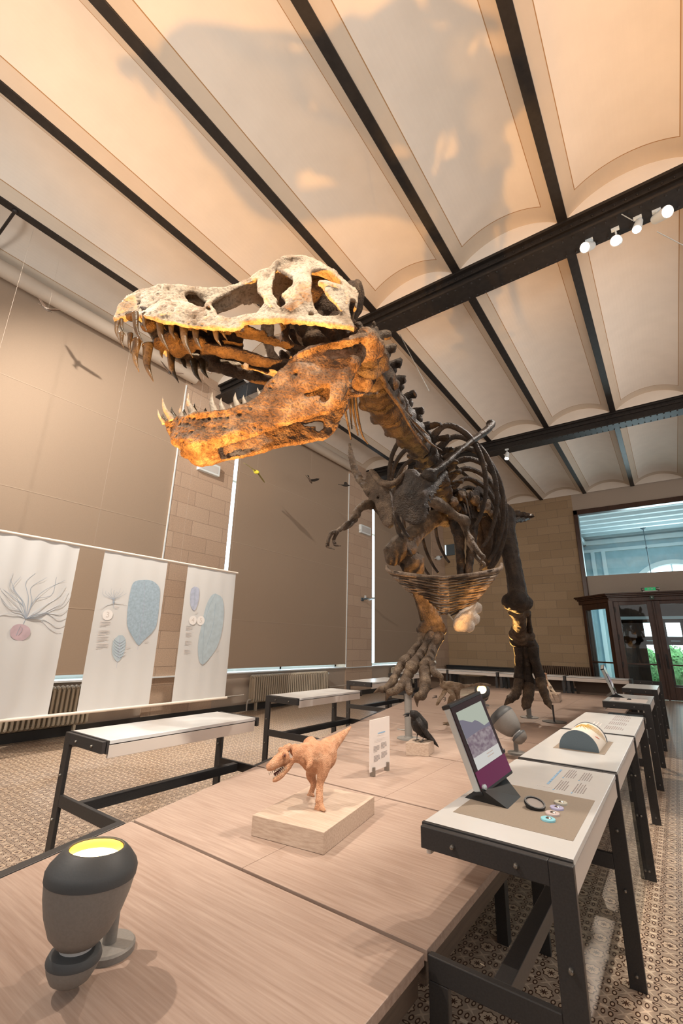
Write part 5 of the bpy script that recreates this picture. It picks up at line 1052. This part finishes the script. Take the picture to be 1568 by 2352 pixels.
bs=(150,560); tips=[((90,420),(55,370),(75,295)),((125,450),(75,380),(120,315)),((165,440),(150,350),(205,295)),((185,460),(180,380),(270,320)),((205,450),(300,420),(328,318)),((190,470),(250,400),(378,335)),((230,500),(330,440),(380,365)),((240,530),(350,470),(395,400)),((240,540),(360,480),(415,420)),((240,530),(340,530),(402,492)),((250,525),(330,560),(390,548)),((240,560),(320,600),(385,592)),((230,565),(290,620),(352,632)),((130,480),(60,420),(20,390)),((110,510),(30,480),(-10,400)),((100,540),(40,530),(-5,545)),((120,530),(60,500),(0,430)),((95,480),(20,410),(0,380)),((140,470),(90,400),(60,330))]
strokes(B1,'anemone_print',[[bs,*q] for q in tips]+[[(135,590),(150,560),(165,520)],[(150,560),(200,525),(250,520)]],.005,M['blueink'])
pr(B1,'bulb_print',[(60,625),(80,600),(115,590),(155,600),(176,625),(168,660),(130,685),(85,680),(60,655)],M['pink'])
strokes(B1,'bulb_line',[[(95,655),(110,620),(120,600)],[(105,655),(130,625),(125,605)]],.004,M['blueink'],.011)
pr(B2,'leaf_print',[(805,335),(870,335),(915,362),(929,400),(925,470),(912,580),(890,630),(830,690),(803,712),(770,665),(742,610),(738,560),(745,470),(760,390),(775,350)],M['leafb'])
strokes(B2,'leaf_vein',[[(838,345),(832,520),(803,712),(799,740)]],.004,M['leafd'])
pr(B2,'striped_leaf_print',[(690,655),(715,658),(730,690),(722,750),(700,795),(680,808),(658,780),(652,740),(660,685)],M['leafl'])
strokes(B2,'leaf_stripe',[[(692,700+k*17),(672,688+k*17),(658,672+k*17)] for k in range(6)]+[[(694,700+k*17),(712,690+k*17),(727,678+k*17)] for k in range(6)]+[[(698,660),(690,740),(676,845)]],.0045,M['leafd'])
strokes(B2,'plume_print',[[(660,478),(660,450),(600+k*15,400+abs(k-4)*5),(598+k*17,382+(k%3)*14)] for k in range(9)]+[[(660,470),(620,480),(585,500)],[(660,465),(710,470),(735,480)],[(660,450),(658,500)]],.003,M['blueink'])
pr(B3,'bud_print',[(1130,372),(1155,385),(1155,440),(1142,490),(1126,512),(1106,480),(1105,420),(1112,385)],M['leafd'])
strokes(B3,'bud_line',[[(1131,385),(1130,440),(1127,505)]],.003,M['leafb'])
pr(B3,'leaf_print',[(1250,412),(1290,440),(1300,520),(1290,620),(1262,720),(1215,790),(1175,825),(1153,790),(1151,700),(1170,600),(1195,490),(1225,428)],M['leafl'])
strokes(B3,'leaf_vein',[[(1250,415),(1210,500),(1185,620),(1176,800),(1174,840)]],.005,M['leafb']); strokes(B3,'leaf_vein',[[(1252,470),(1236,600),(1200,720)]],.006,M['leafb'],.0095)
M['disc']=simple('white_print_disc',(.86,.84,.82),.85); M['num']=simple('pale_number_print',(.66,.61,.57),.85)
def number(par,x,y,ch,r=24):
    c=bp(x,y,.009); rr=r*.3954*dep(c)/FPX; MB().lathe([(rr,0),(rr,.0012)],c,(1,0,0),26).build('number_disc',M['disc'],par)
    cu=bpy.data.curves.new('number','FONT'); cu.body=ch; cu.size=rr*1.5; cu.align_x='CENTER'; cu.align_y='CENTER'; cu.extrude=.0006; tmp=bpy.data.objects.new('number',cu); C.objects.link(tmp); dg=bpy.context.evaluated_depsgraph_get(); me=bpy.data.meshes.new_from_object(tmp.evaluated_get(dg)); bpy.data.objects.remove(tmp)
    o=bpy.data.objects.new('number',me); C.objects.link(o); me.transform(Matrix(((0,0,1,0),(1,0,0,0),(0,1,0,0),(0,0,0,1)))); me.materials.clear(); me.materials.append(M['num']); o.parent=par; o.location=Vector(c+np.array([.0016,0,0])-org(par))
number(B2,625,537,'3',30); number(B3,1120,568,'4',26); number(B3,1166,570,'5',26)
for par,x0,yy,w,seed in ((B2,582,575,.18,1),(B2,572,625,.19,2),(B2,565,662,.19,3),(B2,560,704,.19,4),(B2,668,487,.07,5),(B2,735,722,.07,6),(B2,840,688,.08,7),(B3,1082,600,.14,8),(B3,1080,640,.14,9),(B3,1075,688,.14,10),(B3,1070,740,.14,11),(B3,1135,520,.06,12),(B3,1255,740,.08,13)):
    textrows(par,bp(x0,yy,.008),(0,1,0),(0,0,-1),w,4 if w>.1 else 2,.022,.009,M['faint'],seed)
# ------------------------------------------------------------------ radiators and pipes
def radiator(x,y0,n,label,pitch=.072):
    t=thing('radiator',label,'radiator',(x,y0,0),'cream column radiators'); z0,z1=.20,.775
    b=MB()
    for dx in (-.075,0,.075): b.tube([(x+dx,y0,z0+.03),(x+dx,y0,z1-.03),],.022,8)
    b.tube(spline([(x-.075,y0,z1-.03),(x,y0,z1+.0),(x+.075,y0,z1-.03)],4),.026,8).tube(spline([(x-.075,y0,z0+.03),(x,y0,z0),(x+.075,y0,z0+.03)],4),.026,8).box(x-.07,x+.07,y0-.012,y0+.012,z0+.06,z1-.06)
    c=b.build('column',M['rad'],t,smooth='auto')
    for k in range(1,n): d=c.copy(); C.objects.link(d); d.parent=t; d.location=(0,pitch*k,0)
    MB().tube([(x-.04,y0-.03,z1-.05),(x-.04,y0+pitch*(n-1)+.03,z1-.05)],.022,8).tube([(x-.04,y0-.03,z0+.05),(x-.04,y0+pitch*(n-1)+.03,z0+.05)],.022,8).build('header_pipe',M['rad'],t,smooth='auto')
    for yy in (y0+.15,y0+pitch*(n-1)-.15): MB().box(x-.03,x+.03,yy-.02,yy+.02,0,z0).build('foot',M['rad'],t)
    yv=y0+pitch*(n-1)+.05; MB().tube([(x,yv-.05,z1-.05),(x,yv+.05,z1-.05)],.02,8).ell((x,yv+.07,z1-.05),(.03,.04,.03)).build('valve',M['hallwhite'],t,smooth='auto')
    MB().tube(spline([(x,y0-.02,z0+.05),(x,y0-.10,z0+.05),(x,y0-.13,z0-.03),(x,y0-.13,.02)],4),.016,8).build('pipe',M['pipe'],t,smooth='auto')
    return t
radiator(-8.23,2.35,25,'cream column radiator behind the leftmost plant banner'); radiator(-8.23,7.86,40,'long cream column radiator under the middle window shade'); radiator(-8.23,14.6,36,'cream column radiator under the farthest window shade')
r4=radiator(-3.0,18.5,2,'x') if False else None
t=thing('radiator','dark radiator low against the far back wall behind the back tables','radiator',(-4.5,19.8,0),'cream column radiators')
b=MB(); 
for dy in (-.06,.06): b.tube([(-5.2,19.8+dy,.2),(-5.2,19.8+dy,.9)],.024,6)
b.box(-5.215,-5.185,19.74,19.86,.22,.88); c=b.build('column',M['brownp'],t,smooth='auto')
for k in range(1,34): d=c.copy(); C.objects.link(d); d.parent=t; d.location=(.075*k,0,0)
MB().box(-5.25,-2.7,19.78,19.82,.12,.2).box(-5.2,-5.1,19.76,19.84,0,.13).box(-2.9,-2.8,19.76,19.84,0,.13).build('base_rail',M['brownp'],t)
o=MB().box(-8.3,-5.4,19.45,19.9,0,.72).box(-8.3,-5.4,19.42,19.93,.72,.76).build('low_cabinet',M['black'],bev=.01); tag(o,'long black low cabinet against the back wall in the far left corner','cabinet')
o=MB().tube([(-8.33,4.5,.34),(-8.33,7.7,.36)],.014,8).box(-8.42,-8.33,4.6,4.63,.33,.35).box(-8.40,-8.33,6.0,6.03,.335,.355).build('heating_pipe',M['pipe'],smooth='auto'); tag(o,'thin heating pipe along the stone pier between the first two radiators','pipe')
o=MB().tube([(-8.33,11.0,.34),(-8.33,14.3,.36)],.014,8).box(-8.42,-8.33,11.2,11.23,.33,.35).box(-8.40,-8.33,12.6,12.63,.335,.355).build('heating_pipe',M['pipe'],smooth='auto'); tag(o,'thin heating pipe between the middle and the far radiator','pipe')
# ------------------------------------------------------------------ birds hung in flight along the left wall
def bird(c,yaw,pitch,bank,s,mb_,mw,label,pose=0):
    t=thing('flying_bird',label,'bird',c,'stuffed birds hung in flight'); R=Matrix.Rotation(yaw,4,'Z')@Matrix.Rotation(pitch,4,'Y')@Matrix.Rotation(bank,4,'X'); T=lambda p:np.array(R@Vector(np.array(p)*s))+np.array(c)
    b=MB(); Q=spline([(.42,0,.02,.01),(.36,0,.02,.045),(.27,0,.025,.075),(.12,0,0,.105),(-.08,0,-.01,.085),(-.25,0,0,.04),(-.38,0,.01,.03)],4); b.tube([T(q[:3]) for q in Q],[q[3]*s for q in Q],10)
    b.build('body',mb_,t,smooth=True)
    for sd in (-1,1):
        up_=[.10,.45,-.2][pose]; P=[(.18,sd*.05,.03),(.22,sd*.30,.03+up_*.25),(.12,sd*.62,.05+up_*.6),(-.04,sd*.74,.04+up_*.7),(-.12,sd*.55,.03+up_*.5),(-.10,sd*.30,.02+up_*.2),(-.08,sd*.06,.01)]
        q=MB(); q.prism([T(p) for p in P],np.array(R@Vector((0,0,.018*s)))); q.build('wing',mw,t)
    MB().prism([T(p) for p in ((-.28,-.03,0),(-.28,.03,0),(-.58,.10,.01),(-.55,0,.01),(-.58,-.10,.01))],np.array(R@Vector((0,0,.014*s)))).build('tail',mw,t)
    MB().tube([T((.40,0,.02)),T((.48,0,.0))],[.022*s,.004*s],6).build('beak',M['black'],t)
    MB().tube([T((.1,0,.08)),(c[0],c[1],7.8)],.0009,4).build('wire',M['thread'],t)
brn=simple('brown_plumage',(.13,.085,.06),.8,noise=.4,nscale=30); dkb=simple('dark_plumage',(.03,.024,.02),.8); gry=simple('gray_plumage',(.34,.29,.25),.8,noise=.3,nscale=30); yel=simple('yellow_plumage',(.72,.62,.05),.7,noise=.15,nscale=30); grn=simple('olive_plumage',(.20,.16,.03),.7)
bird((-7.6,2.006,6.757),2.2,-.3,.5,.28,gry,brn,'brown and gray bird flying high before the left shade roller',1)
bird((-7.6,4.30,6.83),2.6,-.7,.3,.34,dkb,brn,'dark bird flying just behind the skeleton upper teeth',1)
bird((-7.6,6.85,5.50),-.35,.5,-.5,.50,yel,grn,'bright yellow bird flying before the middle shade',2)
bird((-7.6,8.882,5.927),1.9,.4,.4,.34,brn,dkb,'small brown bird flying right of the yellow bird',1)
bird((-7.6,10.55,6.29),.6,.1,.6,.36,dkb,dkb,'small dark bird at the far edge of the middle shade',0)
# ------------------------------------------------------------------ wall fittings
t=thing('emergency_lamp','slim dark lamp with a light glass end on the second stone pier','wall lamp',(-8.4,12.9,3.02)); MB().box(-8.4,-8.36,12.72,12.86,2.96,3.07).box(-8.36,-8.1,12.76,12.84,3.0,3.05).build('arm',M['slate'],t,bev=.01); MB().obox((-8.03,12.80,3.02),((1,0,.25),(0,1,0),(-.25,0,1)),(.12,.07,.02)).build('glass_head',M['alu'],t,bev=.01); MB().box(-8.4,-8.37,12.95,13.02,3.06,3.16).build('junction_box',M['hallwhite'],t)
t=thing('wall_camera','small white rounded camera on the far pier near the corner','camera',(-8.36,18.9,5.434)); MB().ell((-8.22,18.9,5.43),(.13,.12,.11)).build('housing',M['hallwhite'],t,smooth=True); MB().tube([(-8.4,18.9,5.43),(-8.25,18.9,5.43)],.03,10).build('bracket',M['hallwhite'],t); MB().tube([(-8.1,18.86,5.44),(-8.02,18.84,5.47)],.04,10).build('lens',M['slate'],t)
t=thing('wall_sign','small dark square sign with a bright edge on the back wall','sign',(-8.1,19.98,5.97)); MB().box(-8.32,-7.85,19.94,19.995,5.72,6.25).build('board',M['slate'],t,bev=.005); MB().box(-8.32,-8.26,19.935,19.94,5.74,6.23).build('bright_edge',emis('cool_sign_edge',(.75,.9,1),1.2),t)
# exit signs above the doors
M['green']=emis('exit_green',(.02,.30,.10),.9)
t=thing('exit_sign','green tube exit sign with chrome ends standing on the door cornice','exit sign',(-.40,18.80,3.54)); MB().tube([(-.56,18.80,3.60),(-.25,18.80,3.60)],.055,16).build('green_tube',M['green'],t,smooth='auto')
for x0,x1 in ((-.67,-.56),(-.25,-.14)): MB().lathe([(.045,0),(.062,.02),(.062,.09),(.045,.11)],(x0,18.8,3.60),(1,0,0),16).build('chrome_end',M['bolt'],t,smooth='auto')
MB().box(-.62,-.2,18.77,18.83,3.515,3.55).build('foot',M['bolt'],t)
for k,(x0,x1) in enumerate(((-.49,-.42),(-.38,-.32))): MB().box(x0,x1,18.742,18.746,3.585,3.615).build('white_symbol',M['white'],t)
t=thing('exit_plate','small square green exit plate with a white arrow above the doors','exit sign',(-.40,18.83,3.31)); MB().box(-.455,-.345,18.815,18.829,3.25,3.37).build('plate',simple('green_plate',(.02,.07,.04),.4),t); MB().prism([(-.42,18.812,3.31),(-.40,18.812,3.285),(-.38,18.812,3.31),(-.39,18.812,3.31),(-.39,18.812,3.345),(-.41,18.812,3.345),(-.41,18.812,3.31)],(0,.003,0)).build('white_arrow',M['white'],t)
# ------------------------------------------------------------------ track spotlights on the girders
M['bulb']=emis('white_lamp_face',(1,.97,.92),40)
def track(c,ax,label,s=1.0,lit=True,top=None,wire=None):
    c=np.array(c,float); ax=np.array(ax,float); ax/=np.linalg.norm(ax); t=thing('track_spotlight',label,'track light',c,'track spotlights under the girders')
    MB().lathe([(.035*s,-.11*s),(.052*s,-.10*s),(.058*s,-.02*s),(.064*s,.09*s),(.066*s,.12*s)],c,ax,22).build('head',M['hallwhite'],t,smooth='auto')
    MB().lathe([(.058*s,.1205*s),(.03*s,.122*s),(.0005,.1225*s)],c,ax,22).build('lamp_face',M['bulb'] if lit else M['alu'],t,smooth='auto')
    q=c-ax*.05*s; zt=top or 7.393; MB().tube([q,(q[0],q[1],zt-.02)],.012,8).box(q[0]-.05,q[0]+.05,q[1]-.02,q[1]+.02,zt-.04,zt).build('mount',M['hallwhite'],t)
    return t
tk=[track((-.151,6.22,7.235),(-.35,-.75,-.6),'lit white track light at the left end of the cluster on the near girder',1.1),track((.193,6.22,7.12),(-.12,-.80,-.60),'brightest white track light facing us, second from the left on the girder',1.1),track((.461,6.22,7.235),(-.25,-.35,-.9),'small white track light pointing down, third from the left on the girder',.9),track((.718,6.22,7.225),(.45,-.7,-.5),'white track light aimed to the right, rightmost on the near girder',1.2)]
track((-3.287,13.0,7.17),(-.1,-.3,-.95),'single white track light under the far girder',1.0,True); track((-7.185,5.98,7.45),(.55,-.8,-.25),'round track light on the girder end seen under the upper jaw',1.3,True,7.5)
# ------------------------------------------------------------------ light
def spot(name,loc,tgt,power,col,size=50,blend=.4,rad=.06):
    L=bpy.data.lights.new(name,'SPOT'); L.energy=power; L.color=col; L.spot_size=math.radians(size); L.spot_blend=blend; L.shadow_soft_size=rad
    o=bpy.data.objects.new(name,L); C.objects.link(o); o.location=tuple(map(float,loc))
    o.rotation_euler=(Vector(tgt)-Vector(loc)).to_track_quat('-Z','Y').to_euler(); return o
w=bpy.data.worlds.new('world'); SC.world=w; w.use_nodes=True
w.node_tree.nodes['Background'].inputs[0].default_value=(1.0,.965,.94,1); w.node_tree.nodes['Background'].inputs[1].default_value=.8
A=bpy.data.lights.new('hall_daylight','AREA'); A.energy=260; A.color=(.70,.92,1); A.size=3; ao=bpy.data.objects.new('hall_daylight',A); C.objects.link(ao); ao.location=(.45,26.7,5.2); ao.rotation_euler=(math.radians(75),0,PI)
# track spots on the girder behind the photographer: warm white key on skull and tables
spot('track_spot_key',(.9,-.6,7.1),(-1.75,1.5,3.45),1650,(1,.91,.78),36,.5)
spot('track_spot_table',(-4.9,-.6,7.1),(-1.45,3.2,.6),1500,(1,.87,.74),42,.7)
spot('track_spot_far',(.2,6.1,7.1),(-1.35,3.6,.6),2100,(1,.88,.76),48,.6)
spot('track_spot_aisle',(.72,6.1,7.1),(.1,3.6,0),550,(1,.86,.70),50,.6)
spot('track_spot_rear',(-3.3,12.9,7.1),(-2.4,8.5,.6),1600,(1,.84,.68),55,.6)
spot('track_spot_wall',(-5.2,-.6,7.35),(-7.8,6.0,3.0),2300,(1,.90,.79),85,.8,.05)
spot('track_spot_floor',(-5.6,6.1,7.1),(-5.4,3.6,0),900,(1,.86,.72),75,.7)
spot('track_spot_torso',(.46,6.15,7.15),(-2.0,4.6,3.2),1500,(1,.95,.90),40,.6)
# unseen fill spots added out of view to brighten the vaults
spot('vault_fill',(3.6,1.0,3.0),(.0,3.0,7.8),400,(1,.95,.87),120,1,.5)
spot('vault_fill_left',(-4.5,-2.4,3.2),(-4.5,2.6,7.8),660,(1,.95,.88),120,1,.5)
spot('vault_fill_far',(3.2,9.5,3.5),(-1,11,7.8),420,(1,.80,.66),120,1,.5)
# the floor spotlights themselves, orange
OR=(1,.50,.13)
spot('uplight_front',(-1.595,.925,.93),(-1.60,1.55,3.6),1120,(1,.47,.11),78,.45,.03)
spot('uplight_middle',(-1.47,4.82,1.06),(-2.5,5.2,2.6),210,OR,62,.6,.05)
spot('uplight_rear',(-2.86,8.2,1.02),(-2.2,6.3,2.6),380,OR,70,.6,.05)
spot('uplight_right',(1.6,1.2,.3),(1.6,3.6,7.6),160,(1,.50,.17),80,.7,.1)
SC.view_settings.view_transform='Standard'; SC.view_settings.look='None'; SC.view_settings.gamma=1; SC.view_settings.exposure=.14
try: SC.view_settings.use_curve_mapping=False
except Exception: pass
A2=bpy.data.lights.new('garden_daylight','AREA'); A2.energy=120; A2.color=(.95,1,.9); A2.size=2; a2=bpy.data.objects.new('garden_daylight',A2); C.objects.link(a2); a2.location=(0,23.6,3.4); a2.rotation_euler=(math.radians(40),0,0)
